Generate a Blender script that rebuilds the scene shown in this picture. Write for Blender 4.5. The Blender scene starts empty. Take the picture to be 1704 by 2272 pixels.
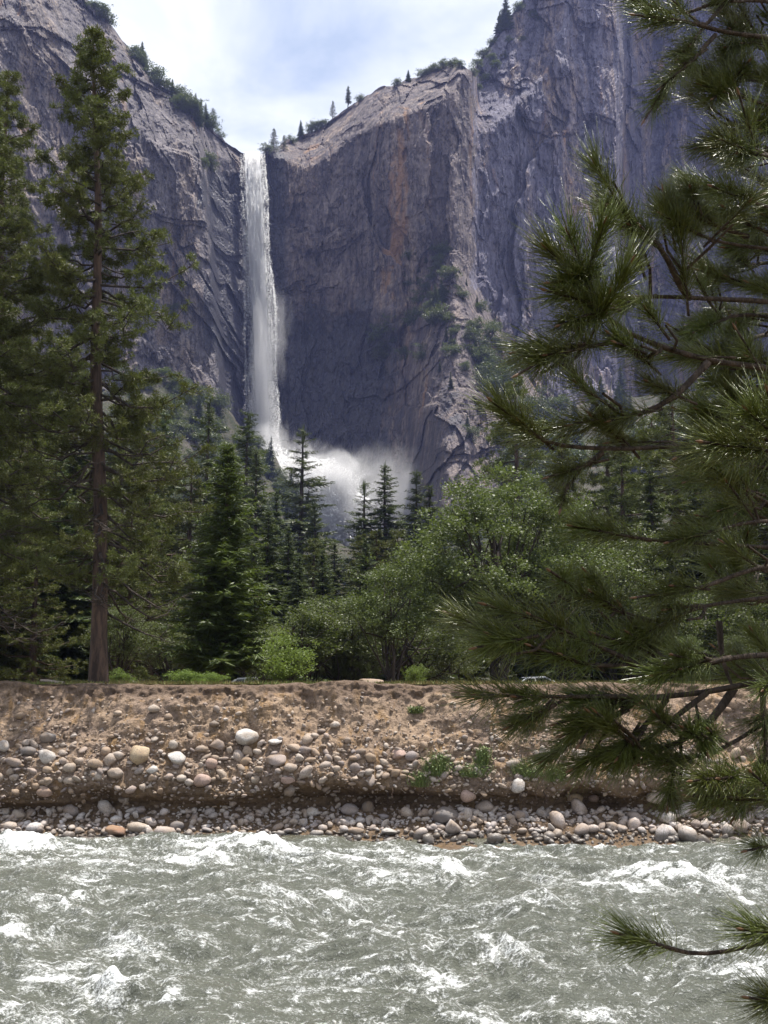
import bpy, math, random
import numpy as np
from mathutils import Vector, Matrix, Quaternion
from mathutils.bvhtree import BVHTree

random.seed(7)
RNG = np.random.default_rng(7)
SC = bpy.context.scene
COL = SC.collection

# ------------------------------------------------------------------ camera
FOC, CU, CV, HOR, EYE = 2400.0, 852.0, 1136.0, 1497.0, 4.2
PITCH = math.atan((HOR - CV) / FOC)
CP, SP = math.cos(PITCH), math.sin(PITCH)
cam_data = bpy.data.cameras.new('camera')
cam = bpy.data.objects.new('camera', cam_data)
COL.objects.link(cam)
cam.location = (0, 0, EYE)
cam.rotation_euler = (math.pi / 2 + PITCH, 0, 0)
cam_data.sensor_fit = 'VERTICAL'
cam_data.sensor_height = 24.0
cam_data.lens = 24.0 * FOC / 2272.0
cam_data.clip_start = 0.1
cam_data.clip_end = 6000
SC.camera = cam

# ------------------------------------------------------------------ light, sky, exposure
SUN = Vector((0.20, 0.11, 0.97)).normalized()
SUN_EL = math.asin(SUN.z)
SUN_AZ = math.atan2(SUN.x, SUN.y)          # clockwise from +Y
world = bpy.data.worlds.new('World')
SC.world = world
world.use_nodes = True


class NT:
    """small helper for building node trees"""
    def __init__(self, tree):
        self.t = tree
        tree.nodes.clear()

    def n(self, kind, ins=None, **props):
        nd = self.t.nodes.new(kind)
        for k, v in props.items():
            setattr(nd, k, v)
        for k, v in (ins or {}).items():
            s = nd.inputs[k]
            if isinstance(v, bpy.types.NodeSocket):
                self.t.links.new(v, s)
            elif isinstance(v, (tuple, list)) and len(v) == 3 and s.type == 'RGBA':
                s.default_value = (*v, 1)
            else:
                s.default_value = v
        return nd

    def mix(self, fac, a, b, mode='MIX'):
        m = self.n('ShaderNodeMix', data_type='RGBA', blend_type=mode)
        for i, v in ((0, fac), (6, a), (7, b)):
            s = m.inputs[i]
            if isinstance(v, bpy.types.NodeSocket):
                self.t.links.new(v, s)
            elif isinstance(v, (tuple, list)):
                s.default_value = (*v[:3], 1)
            else:
                s.default_value = v
        return m.outputs[2]

    def math(self, op, a, b=0.0, clamp=False):
        m = self.n('ShaderNodeMath', operation=op, use_clamp=clamp)
        for i, v in ((0, a), (1, b)):
            if isinstance(v, bpy.types.NodeSocket):
                self.t.links.new(v, m.inputs[i])
            else:
                m.inputs[i].default_value = v
        return m.outputs[0]

    def ramp(self, fac, stops):
        r = self.n('ShaderNodeValToRGB', {'Fac': fac})
        el = r.color_ramp.elements
        while len(el) < len(stops):
            el.new(0.5)
        for e, (p, c) in zip(el, stops):
            e.position = p
            e.color = (*c, 1) if isinstance(c, (tuple, list)) else (c, c, c, 1)
        return r.outputs['Color']

    def pos(self, scale=(1, 1, 1), coord='world', rot=(0, 0, 0)):
        if coord == 'world':
            p = self.n('ShaderNodeNewGeometry').outputs['Position']
        else:
            p = self.n('ShaderNodeTexCoord').outputs['Object']
        return self.n('ShaderNodeMapping', {'Vector': p, 'Scale': scale, 'Rotation': rot}).outputs[0]

    def noise(self, vec, scale=1.0, detail=4.0, rough=0.55, dist=0.0):
        return self.n('ShaderNodeTexNoise', {'Vector': vec, 'Scale': scale, 'Detail': detail,
                                             'Roughness': rough, 'Distortion': dist}).outputs[0]


w = NT(world.node_tree)
sky = w.n('ShaderNodeTexSky', sky_type='NISHITA', sun_disc=False)
sky.sun_elevation = SUN_EL
sky.sun_rotation = SUN_AZ
sky.altitude = 1200
sky.air_density = 1.0
sky.dust_density = 2.5
gen = w.n('ShaderNodeTexCoord').outputs['Generated']
cm = w.n('ShaderNodeMapping', {'Vector': gen, 'Scale': (1.6, 1.6, 4.2), 'Rotation': (0.0, 0.25, 0.4), 'Location': (0.35, 0.1, 0.42)}).outputs[0]
cl = w.noise(cm, 1.9, 6.0, 0.55, 0.6)
t_cl = w.ramp(cl, [(0.35, 0.0), (0.64, 0.97)])
veil = w.mix(0.5, sky.outputs[0], (8.6, 9.9, 12.2))
skyc = w.mix(t_cl, veil, (11.2, 11.4, 11.8))
bg = w.n('ShaderNodeBackground', {'Color': skyc, 'Strength': 0.062})
w.n('ShaderNodeOutputWorld', {'Surface': bg.outputs[0]})

sl = bpy.data.lights.new('sun', 'SUN')
sl.energy = 5.0
sl.angle = math.radians(0.53)
sl.color = (1.0, 0.95, 0.87)
so = bpy.data.objects.new('sun', sl)
COL.objects.link(so)
so.rotation_euler = SUN.to_track_quat('Z', 'Y').to_euler()
so.location = (60, 10, 200)

SC.view_settings.view_transform = 'Standard'
SC.view_settings.look = 'None'
SC.view_settings.exposure = 0.85
SC.view_settings.gamma = 1.0
SC.view_settings.use_curve_mapping = False
cy = SC.cycles
cy.max_bounces = 7
cy.diffuse_bounces = 3
cy.glossy_bounces = 2
cy.transmission_bounces = 4
cy.transparent_max_bounces = 10
cy.volume_bounces = 2
cy.volume_step_rate = 1.0
cy.volume_max_steps = 256
cy.use_denoising = True
cy.denoiser = 'OPENIMAGEDENOISE'
cy.denoising_prefilter = 'ACCURATE'
cy.sample_clamp_indirect = 6.0


# ------------------------------------------------------------------ helpers
def ray(u, v):
    a, b = (u - CU) / FOC, (CV - v) / FOC
    return Vector((a, CP - b * SP, SP + b * CP))


def P(u, v, Y):
    d = ray(u, v)
    return Vector((0, 0, EYE)) + d * (Y / d.y)


def Pn(u, v, Y):
    """vectorised P"""
    a, b = (u - CU) / FOC, (CV - v) / FOC
    dy = CP - b * SP
    dz = SP + b * CP
    t = Y / dy
    return np.stack([a * t, Y + 0 * a, EYE + dz * t], -1)


def v_of(Y, z):
    zz = z - EYE
    return CV - FOC * (-Y * SP + zz * CP) / (Y * CP + zz * SP)


def hsh(ix, iy, iz, seed):
    h = (ix.astype(np.int64) * 374761393 + iy.astype(np.int64) * 668265263 + iz.astype(np.int64) * 2147483647 // 7 + seed * 1274126177) & 0xFFFFFFFF
    h = ((h ^ (h >> 13)) * 1274126177) & 0xFFFFFFFF
    h = ((h ^ (h >> 16)) * 2246822519) & 0xFFFFFFFF
    h = h ^ (h >> 15)
    return h.astype(np.float64) / 4294967295.0


def vn(x, y, z=None, seed=0):
    """smooth value noise in -1..1"""
    z = np.zeros_like(x) if z is None else z
    fx, fy, fz = np.floor(x), np.floor(y), np.floor(z)
    tx, ty, tz = x - fx, y - fy, z - fz
    s = lambda t: t * t * t * (t * (t * 6 - 15) + 10)
    tx, ty, tz = s(tx), s(ty), s(tz)
    out = 0
    for i in (0, 1):
        for j in (0, 1):
            for k in (0, 1):
                wgt = (tx if i else 1 - tx) * (ty if j else 1 - ty) * (tz if k else 1 - tz)
                out = out + wgt * hsh(fx + i, fy + j, fz + k, seed)
    return out * 2 - 1


def fbm(x, y, z=None, oct=4, seed=0, gain=0.5):
    s, a, f = 0, 1.0, 1.0
    for o in range(oct):
        s = s + a * vn(x * f, y * f, None if z is None else z * f, seed + o * 17)
        a *= gain
        f *= 2.03
    return s


def ridged(x, y, z=None, oct=4, seed=0, gain=0.5):
    s, a, f = 0, 1.0, 1.0
    for o in range(oct):
        n = 1 - np.abs(vn(x * f, y * f, None if z is None else z * f, seed + o * 13)) * 1.6
        s = s + a * n
        a *= gain
        f *= 2.07
    return s


def plates(x, y, seed=0):
    """random value of the nearest jittered cell, and distance to the cell edge"""
    fx, fy = np.floor(x), np.floor(y)
    d1 = np.full_like(x, 9.0)
    d2 = np.full_like(x, 9.0)
    val = np.zeros_like(x)
    for i in (-1, 0, 1):
        for j in (-1, 0, 1):
            cx, cy_ = fx + i, fy + j
            px = cx + hsh(cx, cy_, cx * 0, seed)
            py = cy_ + hsh(cx, cy_, cx * 0, seed + 5)
            d = np.hypot(px - x, py - y)
            vv = hsh(cx, cy_, cx * 0, seed + 9)
            near = d < d1
            d2 = np.where(near, d1, np.minimum(d2, d))
            val = np.where(near, vv, val)
            d1 = np.where(near, d, d1)
    return val, d2 - d1


def sstep(a, b, x):
    t = np.clip((x - a) / (b - a), 0, 1)
    return t * t * (3 - 2 * t)


def mesh_np(name, verts, faces, mat=None, smooth=True, attrs=None):
    verts = np.asarray(verts, dtype=np.float32).reshape(-1, 3)
    faces = np.asarray(faces, dtype=np.int32)
    k = faces.shape[1]
    me = bpy.data.meshes.new(name)
    me.vertices.add(len(verts))
    me.vertices.foreach_set('co', verts.ravel())
    me.loops.add(faces.size)
    me.loops.foreach_set('vertex_index', faces.ravel())
    me.polygons.add(len(faces))
    me.polygons.foreach_set('loop_start', np.arange(0, faces.size, k, dtype=np.int32))
    me.update(calc_edges=True)
    me.polygons.foreach_set('use_smooth', np.full(len(faces), bool(smooth)))
    for an, av in (attrs or {}).items():
        at = me.attributes.new(an, 'FLOAT', 'POINT')
        at.data.foreach_set('value', np.asarray(av, dtype=np.float32).ravel())
    if mat:
        me.materials.append(mat)
    me.update()
    return me


def grid_faces(nr, nc):
    i = np.arange(nr - 1)[:, None] * nc + np.arange(nc - 1)[None, :]
    return np.stack([i, i + 1, i + nc + 1, i + nc], -1).reshape(-1, 4)


def link(name, data, parent=None, kind=None, label=None, cat=None, group=None):
    o = bpy.data.objects.new(name, data)
    COL.objects.link(o)
    if parent is not None:
        o.parent = parent
    for k, v in (('kind', kind), ('label', label), ('category', cat), ('group', group)):
        if v:
            o[k] = v
    return o


class MB:
    """collects tubes and tri soup into one mesh"""
    def __init__(self):
        self.v, self.f = [], []
        self.nv = 0

    def add(self, verts, faces):
        verts = np.asarray(verts, dtype=np.float64).reshape(-1, 3)
        self.v.append(verts)
        self.f.append(np.asarray(faces, dtype=np.int64) + self.nv)
        self.nv += len(verts)

    def tube(self, pts, radii, sides=6, bump=0.0):
        pts = np.asarray(pts, dtype=np.float64)
        n = len(pts)
        tan = np.gradient(pts, axis=0)
        tan /= np.linalg.norm(tan, axis=1, keepdims=True) + 1e-9
        ref = np.array([0.0, 0.0, 1.0]) if abs(tan[0][2]) < 0.9 else np.array([1.0, 0, 0])
        vs = []
        a = np.linspace(0, 2 * np.pi, sides, endpoint=False)
        for i in range(n):
            s = np.cross(tan[i], ref)
            s /= np.linalg.norm(s) + 1e-9
            t = np.cross(s, tan[i])
            r = radii[i] * (1 + bump * RNG.uniform(-1, 1, sides))
            vs.append(pts[i] + (np.cos(a) * r)[:, None] * s + (np.sin(a) * r)[:, None] * t)
        vs = np.concatenate(vs)
        fs = []
        for i in range(n - 1):
            for j in range(sides):
                j2 = (j + 1) % sides
                q = (i * sides + j, i * sides + j2, (i + 1) * sides + j2, (i + 1) * sides + j)
                fs.append((q[0], q[1], q[2]))
                fs.append((q[0], q[2], q[3]))
        self.add(vs, fs)

    def blades(self, base, tip, width, side=None):
        """thin triangles from base points to tips"""
        base, tip = np.asarray(base), np.asarray(tip)
        d = tip - base
        if side is None:
            side = RNG.normal(size=base.shape)
        s = np.cross(d, side)
        s /= np.linalg.norm(s, axis=1, keepdims=True) + 1e-9
        wdt = np.broadcast_to(np.asarray(width, dtype=np.float64), (len(base),))[:, None] * 0.5
        m = base + d * 0.35
        v = np.stack([base, m + s * wdt, tip, m - s * wdt], 1).reshape(-1, 3)
        i = np.arange(len(base))[:, None] * 4
        f = np.concatenate([i + np.array([0, 1, 2]), i + np.array([0, 2, 3])])
        self.add(v, f)

    def leaves(self, c, size):
        """kite shaped leaves at centres c, random orientation, mostly lying flat"""
        n = len(c)
        d = RNG.normal(size=(n, 3)) * np.array([1, 1, 0.55])
        d /= np.linalg.norm(d, axis=1, keepdims=True)
        up = RNG.normal(size=(n, 3)) * 0.55 + np.array([0, 0, 1.0])
        s = np.cross(d, up)
        s /= np.linalg.norm(s, axis=1, keepdims=True) + 1e-9
        L = (size * RNG.uniform(0.6, 1.3, n))[:, None]
        v = np.stack([c - d * L * 0.5, c + s * L * 0.33, c + d * L * 0.5, c - s * L * 0.33], 1).reshape(-1, 3)
        i = np.arange(n)[:, None] * 4
        f = np.concatenate([i + np.array([0, 1, 2]), i + np.array([0, 2, 3])])
        self.add(v, f)

    def mesh(self, name, mat, smooth=False):
        return mesh_np(name, np.concatenate(self.v), np.concatenate(self.f), mat, smooth)


# ------------------------------------------------------------------ materials
def mat_new(name):
    m = bpy.data.materials.new(name)
    m.use_nodes = True
    return m, NT(m.node_tree)


def finish(t, shader):
    t.n('ShaderNodeOutputMaterial', {'Surface': shader})


def rock_material(name, grey, dark, tan, scale=1.0):
    m, t = mat_new(name)
    big = t.noise(t.pos((0.013, 0.013, 0.007)), 1.0, 5, 0.6, 0.8)
    streak = t.noise(t.pos((0.11 * scale, 0.11 * scale, 0.006 * scale)), 1.0, 6, 0.65, 0.4)
    streak2 = t.noise(t.pos((0.035 * scale, 0.035 * scale, 0.0035 * scale)), 1.3, 5, 0.6, 0.5)
    fine = t.noise(t.pos((0.35 * scale, 0.35 * scale, 0.2 * scale)), 1.0, 8, 0.7)
    c = t.mix(t.ramp(big, [(0.38, 0.0), (0.62, 1.0)]), grey, tuple(g * 0.72 for g in grey))
    c = t.mix(t.ramp(streak2, [(0.50, 0.0), (0.62, 0.9)]), c, tan)
    c = t.mix(t.ramp(streak, [(0.46, 0.0), (0.62, 0.9)]), c, dark)
    c = t.mix(t.ramp(fine, [(0.42, 0.75), (0.62, 0.0)]), c, tuple(d * 1.2 for d in dark))
    ck = t.math('ABSOLUTE', t.math('SUBTRACT', t.noise(t.pos((0.045, 0.045, 0.010), 'world', (0.0, 0.25, 0.0)), 1.0, 7, 0.62, 0.6), 0.5))
    c = t.mix(t.ramp(ck, [(0.0, 0.85), (0.014, 0.0)]), c, tuple(d * 0.35 for d in dark))
    ck = t.math('ABSOLUTE', t.math('SUBTRACT', t.noise(t.pos((0.10, 0.10, 0.005), 'world', (0.0, 0.04, 0.0)), 1.0, 4, 0.6, 0.3), 0.5))
    c = t.mix(t.ramp(ck, [(0.0, 0.8), (0.02, 0.0)]), c, tuple(d * 0.4 for d in dark))
    ox = t.noise(t.pos((0.05 * scale, 0.05 * scale, 0.008 * scale)), 1.0, 4, 0.6, 1.0)
    c = t.mix(t.ramp(ox, [(0.60, 0.0), (0.70, 0.7)]), c, (0.30, 0.17, 0.085))
    wet = t.n('ShaderNodeAttribute', attribute_name='wet').outputs['Fac']
    wn = t.math('ADD', wet, t.math('MULTIPLY', t.math('SUBTRACT', streak, 0.5), 1.2))
    wf = t.ramp(wn, [(0.30, 0.0), (0.62, 1.0)])
    c = t.mix(wf, c, (0.048, 0.046, 0.056))
    rough = t.n('ShaderNodeMapRange', {'Value': wf, 'To Min': 0.85, 'To Max': 0.42}).outputs[0]
    b1 = t.n('ShaderNodeBump', {'Height': fine, 'Strength': 1.0, 'Distance': 1.5}).outputs[0]
    b2 = t.n('ShaderNodeBump', {'Height': t.noise(t.pos((0.18, 0.18, 0.02)), 1.0, 5, 0.6), 'Strength': 0.8, 'Distance': 2.5, 'Normal': b1}).outputs[0]
    p = t.n('ShaderNodeBsdfPrincipled', {'Base Color': c, 'Roughness': rough, 'Normal': b2, 'Specular IOR Level': 0.3})
    finish(t, p.outputs[0])
    return m


def foliage_material(name, col, var=0.35, trans=0.35, rough=0.5, spec=0.4, tip=None):
    m, t = mat_new(name)
    oi = t.n('ShaderNodeObjectInfo').outputs['Random']
    ri = t.n('ShaderNodeNewGeometry').outputs['Random Per Island']
    nz = t.noise(t.pos((1, 1, 1), 'object'), 0.9, 3, 0.6)
    a = tuple(x * (1 - var) for x in col)
    b = (min(1, col[0] * (1 + var * 1.3)), col[1] * (1 + var), col[2] * (1 + var * 0.6))
    c = t.mix(t.ramp(nz, [(0.35, 0.0), (0.65, 1.0)]), a, b)
    c = t.mix(t.math('MULTIPLY', ri, 0.55), c, tip or (col[0] * 1.7, col[1] * 1.45, col[2] * 1.2))
    hs = t.n('ShaderNodeHueSaturation', {'Hue': t.n('ShaderNodeMapRange', {'Value': oi, 'To Min': 0.485, 'To Max': 0.515}).outputs[0],
                                         'Value': t.n('ShaderNodeMapRange', {'Value': oi, 'To Min': 0.78, 'To Max': 1.2}).outputs[0], 'Color': c}).outputs[0]
    p = t.n('ShaderNodeBsdfPrincipled', {'Base Color': hs, 'Roughness': rough, 'Specular IOR Level': spec})
    tr = t.n('ShaderNodeBsdfTranslucent', {'Color': t.mix(0.5, hs, (0.16, 0.22, 0.03), 'MIX')})
    mx = t.n('ShaderNodeMixShader', {0: trans, 1: p.outputs[0], 2: tr.outputs[0]})
    finish(t, mx.outputs[0])
    return m


def bark_material(name, a, b, sc=6.0):
    m, t = mat_new(name)
    n1 = t.noise(t.pos((sc, sc, sc * 0.18), 'object'), 1.0, 6, 0.65, 0.6)
    n2 = t.noise(t.pos((1, 1, 0.5), 'object'), 1.2, 3)
    c = t.mix(t.ramp(n1, [(0.40, 0.0), (0.60, 1.0)]), a, b)
    c = t.mix(t.math('MULTIPLY', n2, 0.5), c, tuple(x * 0.6 for x in a))
    bp = t.n('ShaderNodeBump', {'Height': n1, 'Strength': 0.9, 'Distance': 0.05}).outputs[0]
    p = t.n('ShaderNodeBsdfPrincipled', {'Base Color': c, 'Roughness': 0.85, 'Normal': bp, 'Specular IOR Level': 0.2})
    finish(t, p.outputs[0])
    return m


M = {}
M['rock'] = rock_material('granite', (0.225, 0.20, 0.20), (0.052, 0.045, 0.052), (0.31, 0.24, 0.185))
M['rock_mid'] = rock_material('granite_mid', (0.25, 0.203, 0.182), (0.056, 0.046, 0.054), (0.33, 0.25, 0.19))
M['rock_right_haze_tint'] = rock_material('granite_wall_haze_tint', (0.225, 0.212, 0.262), (0.080, 0.072, 0.100), (0.39, 0.29, 0.205))  # blue of haze and shade is mixed into this granite's own colour
M['fir'] = foliage_material('fir_needles', (0.042, 0.062, 0.022), trans=0.2)
M['pine'] = foliage_material('pine_needles', (0.060, 0.071, 0.024), trans=0.2, rough=0.55, spec=0.2)
M['cedar'] = foliage_material('cedar_sprays', (0.044, 0.066, 0.013), trans=0.25)
M['oak'] = foliage_material('oak_leaves', (0.050, 0.066, 0.024), trans=0.30, rough=0.5, spec=0.35)
M['shrub'] = foliage_material('bright_shrub_leaves', (0.10, 0.17, 0.03), trans=0.45)
M['chaparral'] = foliage_material('hillside_leaves', (0.048, 0.064, 0.026), trans=0.25)
M['near'] = foliage_material('long_pine_needles', (0.074, 0.102, 0.017), var=0.4, trans=0.18, rough=0.30, spec=0.55, tip=(0.19, 0.215, 0.04))
M['bark'] = bark_material('pine_bark', (0.040, 0.029, 0.024), (0.115, 0.076, 0.056))
M['bark_dark'] = bark_material('dark_bark', (0.03, 0.024, 0.02), (0.075, 0.06, 0.05))
M['bark_near'] = bark_material('near_bark', (0.045, 0.034, 0.027), (0.12, 0.09, 0.07), 40.0)

# ------------------------------------------------------------------ cliffs


def interp_pts(pts):
    pts = sorted(pts)
    xs, ys = [p[0] for p in pts], [p[1] for p in pts]
    return lambda q: np.interp(q, xs, ys)


def smooth_interp(pts, wdt=14):
    f = interp_pts(pts)
    return lambda q: sum(f(q + o * wdt) * k for o, k in ((-1, .25), (0, .5), (1, .25)))


SKY_R = interp_pts([(420, 350), (535, 345), (545, 339), (583, 339), (590, 330), (615, 330), (632, 316), (660, 302), (700, 288), (735, 266), (780, 235), (815, 212),
                    (832, 204), (870, 188), (900, 177), (935, 168), (960, 155), (985, 143), (1015, 139), (1030, 144), (1047, 163), (1060, 140), (1085, 100),
                    (1110, 65), (1130, 36), (1160, 0), (1200, -50), (1260, -100), (1500, -150), (1900, -170)])
SKY_L = interp_pts([(-260, -160), (80, -150), (150, -70), (195, 0), (231, 31), (272, 92), (308, 133), (344, 185), (410, 226), (452, 267), (483, 298), (510, 320), (545, 342)])


def cliff_mesh(name, us, nt, vbase, fsky, depth, mat, wetfun, seed, diag=0.0):
    U, T = np.meshgrid(us, np.linspace(0, 1, nt))
    vs = fsky(U)
    jag = (fbm(U / 30, U * 0, None, 4, seed + 70) * 4.0) * sstep(0.0, 1.0, T)
    V = vbase + (vs + jag - vbase) * T
    Y = depth(U, V, vs)
    p = Pn(U, V, Y)
    x, z = p[..., 0], p[..., 2]
    xr = x + diag * z                               # leaning joints
    wob = 12 * fbm(x / 45, z / 60, None, 4, seed + 3)
    a, ea = plates((xr + wob) / 38, (z + 14 * fbm(x / 25, z / 200, None, 3, seed + 4)) / 150, seed)
    b, eb = plates((xr + wob * 0.7) / 12, (z + 9 * fbm(x / 9, z / 90, None, 3, seed + 6)) / 60, seed + 31)
    c, ec = plates((xr + wob * 0.4) / 4.5, (z + 3 * fbm(x / 4, z / 20, None, 2, seed + 7)) / 13, seed + 61)
    d = 13 * (a - 0.5) + 6.5 * (b - 0.5) + 2.2 * (c - 0.5)
    d += 7 * fbm(xr / 55, z / 100, Y / 60, 4, seed + 11)
    d += 1.8 * ridged(xr / 11 + 0.4 * fbm(x / 30, z / 30, None, 3, seed + 12), z / 120, None, 5, seed + 17, 0.55)
    d += 1.3 * fbm(x / 5.5, z / 7.5, None, 6, seed + 23, 0.66)
    # arched overhangs left by fallen slabs
    ar = fbm(x / 60 + 0.3 * fbm(x / 20, z / 20, None, 2, seed + 27), z / 45, None, 3, seed + 26)
    d += 3.0 * (sstep(0.0, 0.02, ar) + sstep(0.30, 0.32, ar) - 1)
    d -= 1.0 * (1 - sstep(0, 0.035, ea)) * (hsh(np.floor(a * 97), np.floor(a * 31), np.floor(a * 7), 5) > 0.4)
    fade = sstep(0, 10, V - vs) * 0.85 + 0.15
    Yd = Y - d * fade * (Y / 640)
    p = Pn(U, V, Yd)
    # the ground above the rim, going back
    back = []
    for k, (dy, dz) in enumerate(((25, 2), (90, 5), (300, 0))):
        q = p[-1].copy()
        q[:, 1] += dy
        q[:, 2] += dz - 6 * k * 0
        q[:, 0] *= 1 + 0.0 * k
        back.append(q)
    p = np.concatenate([p, np.stack(back)])
    wet = wetfun(U, V)
    wet = np.concatenate([wet, np.zeros((3, len(us)))])
    return mesh_np(name, p, grid_faces(nt + 3, len(us)), mat, False, {'wet': wet})


YR = smooth_interp([(380, 655), (520, 660), (555, 668), (600, 664), (640, 662), (700, 659), (760, 650), (800, 640), (850, 622), (960, 606), (1010, 604), (1038, 622), (1060, 648), (1100, 655),
                    (1180, 676), (1280, 700), (1340, 704), (1366, 712), (1385, 765), (1450, 790), (1500, 770), (1560, 800), (1700, 780), (1900, 700)], 6)
BND = interp_pts([(500, 985), (560, 992), (600, 1020), (650, 1062), (720, 1088), (790, 1132), (870, 1184), (950, 1228), (1010, 1262), (1100, 1330)])


def depth_r(U, V, vs):
    Y = YR(U)
    up = V - vs
    # overhung alcove low beside the fall
    arch = 655 + ((U - 700) / 130.0) ** 2 * 26 + 24 * fbm(U / 40, V / 60, None, 4, 501)
    Y = Y + 15 * sstep(0, 90, V - arch) * sstep(585, 625, U) * (1 - sstep(850, 930, U)) * (1 - sstep(880, 1060, V) * 0.6)
    # the buttress that runs down to the right in front of the big wall
    inb = 1 - sstep(-14, 10, U - BND(V))
    top = 575 - (U - 990) * 0.55
    bt = np.clip(V - np.maximum(top, 520), 0, 600) * inb * sstep(880, 1000, U)
    Y = Y - bt * 0.20
    Y = Y - 34 * sstep(640, 760, V) * inb * sstep(1000, 1080, U)
    # slabs leaning back under the rim
    slab = 62 * (1 - sstep(990, 1040, U)) + 16
    slab = slab * sstep(600, 680, U) + 14 * (1 - sstep(600, 680, U))
    Y = Y + np.clip((slab - up) / slab, 0, 1) ** 1.4 * slab * 0.75
    # the sunlit shoulder of the tower
    sh = interp_pts([(-200, 1258), (0, 1256), (60, 1252), (100, 1236), (170, 1205), (230, 1150), (300, 1068)])(V)
    ins = 1 - sstep(-10, 8, U - sh)
    Y = Y + ins * sstep(1040, 1066, U) * (np.clip(sh - U, 0, 300) * 0.32 + 4) * (1 - sstep(240, 310, V))
    Y = Y - np.clip(V - 700, 0, 700) * 0.05
    return Y


def wet_r(U, V):
    w1 = np.exp(-((U - 575) / 62.0) ** 2)
    V = V + 38 * fbm(U / 45, V / 45, None, 4, 502)
    w2 = sstep(600, 760, V) * (1 - sstep(830, 960, U + (V - 700) * 0.12)) * sstep(560, 600, U)
    w3 = (1 - sstep(530, 560, U)) * 0.85
    w4 = sstep(1366, 1385, U) * 0.12
    wb = 0.35 * sstep(700, 900, V) * (1 - sstep(1000, 1100, U))
    return np.clip(np.maximum.reduce([w1, w2 * 0.9, w3, w4, wb]), 0, 1)


us_r = np.unique(np.concatenate([np.linspace(415, 1260, 470), np.linspace(1260, 1740, 190), np.linspace(1740, 1900, 20)]))
cliff_right = link('cliff', cliff_mesh('cliff', us_r, 400, 1340, SKY_R, depth_r, M['rock_right_haze_tint'], wet_r, 3), kind='structure',
                   label='tall granite wall right of the waterfall, tinted bluish for haze')

YL = smooth_interp([(-260, 450), (0, 508), (150, 530), (300, 550), (380, 561), (425, 568), (450, 576), (462, 606), (500, 634), (530, 648), (545, 652)], 4)


def depth_l(U, V, vs):
    e = (V - 390) * 0.10
    Y = YL(np.minimum(U - e * 0.8 * sstep(380, 440, U), 545))
    up = V - vs
    wdt = np.interp(U, [-260, 100, 250, 400, 470, 520, 545], [260, 240, 190, 120, 60, 30, 20])
    Y = Y + np.clip((wdt - up) / wdt, 0, 1) ** 1.3 * wdt * 0.27
    Y = Y - np.clip(V - 800, 0, 700) * 0.06
    return Y


def wet_l(U, V):
    e = (V - 390) * 0.10
    return np.clip(sstep(425, 462, U - e * 0.7 + 16 * fbm(U / 20, V / 60, None, 3, 503)) * sstep(345, 420, V), 0, 1) * 0.95


us_l = np.unique(np.concatenate([np.linspace(-260, 0, 40), np.linspace(0, 545, 330)]))
cliff_left = link('cliff', cliff_mesh('cliff', us_l, 380, 1340, SKY_L, depth_l, M['rock'], wet_l, 41, diag=0.42), kind='structure',
                  label='grey granite cliff with leaning slabs left of the waterfall')

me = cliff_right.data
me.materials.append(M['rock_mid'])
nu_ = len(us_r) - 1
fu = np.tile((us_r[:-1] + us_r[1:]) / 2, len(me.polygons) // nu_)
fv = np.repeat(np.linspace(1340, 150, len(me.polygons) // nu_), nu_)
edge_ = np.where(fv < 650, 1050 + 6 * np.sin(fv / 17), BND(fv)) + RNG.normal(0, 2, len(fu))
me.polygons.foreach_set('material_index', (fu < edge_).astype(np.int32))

# ------------------------------------------------------------------ ground


def zg(x, Y):
    x, Y = np.asarray(x, dtype=float), np.asarray(Y, dtype=float)
    z = np.interp(Y, [32, 35, 44, 60, 130, 200, 300, 400, 520, 900], [3.92, 3.90, 3.5, 2.6, 2.6, 2.6, 3, 3, 3, 3])
    z = z + 0.05 * fbm(x / 3, Y / 3, None, 3, 5) * sstep(32, 36, Y) + 0.5 * fbm(x / 30, Y / 30, None, 2, 6) * sstep(70, 120, Y)
    return z


m, t = mat_new('meadow_soil')
n1 = t.noise(t.pos((0.5, 0.5, 0.5)), 1.0, 5, 0.6)
n2 = t.noise(t.pos((6, 6, 6)), 1.0, 6, 0.7)
c = t.mix(t.ramp(n1, [(0.40, 0.0), (0.60, 1.0)]), (0.17, 0.115, 0.065), (0.14, 0.125, 0.06))
c = t.mix(t.ramp(n2, [(0.35, 0.6), (0.6, 0.0)]), c, (0.06, 0.05, 0.03))
bp = t.n('ShaderNodeBump', {'Height': n2, 'Strength': 0.6, 'Distance': 0.06}).outputs[0]
finish(t, t.n('ShaderNodeBsdfPrincipled', {'Base Color': c, 'Roughness': 0.95, 'Normal': bp, 'Specular IOR Level': 0.1}).outputs[0])
M['meadow'] = m

ys = np.unique(np.concatenate([np.linspace(32.12, 48, 70), np.linspace(48, 130, 60), np.linspace(130, 900, 60)]))
xs = np.unique(np.concatenate([np.linspace(-16, 16, 160), np.linspace(-700, -16, 50), np.linspace(16, 700, 50)]))
X, Yg = np.meshgrid(xs, ys)
link('ground', mesh_np('ground', np.stack([X, Yg, zg(X, Yg)], -1), grid_faces(len(ys), len(xs)), M['meadow']), kind='structure')

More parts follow.
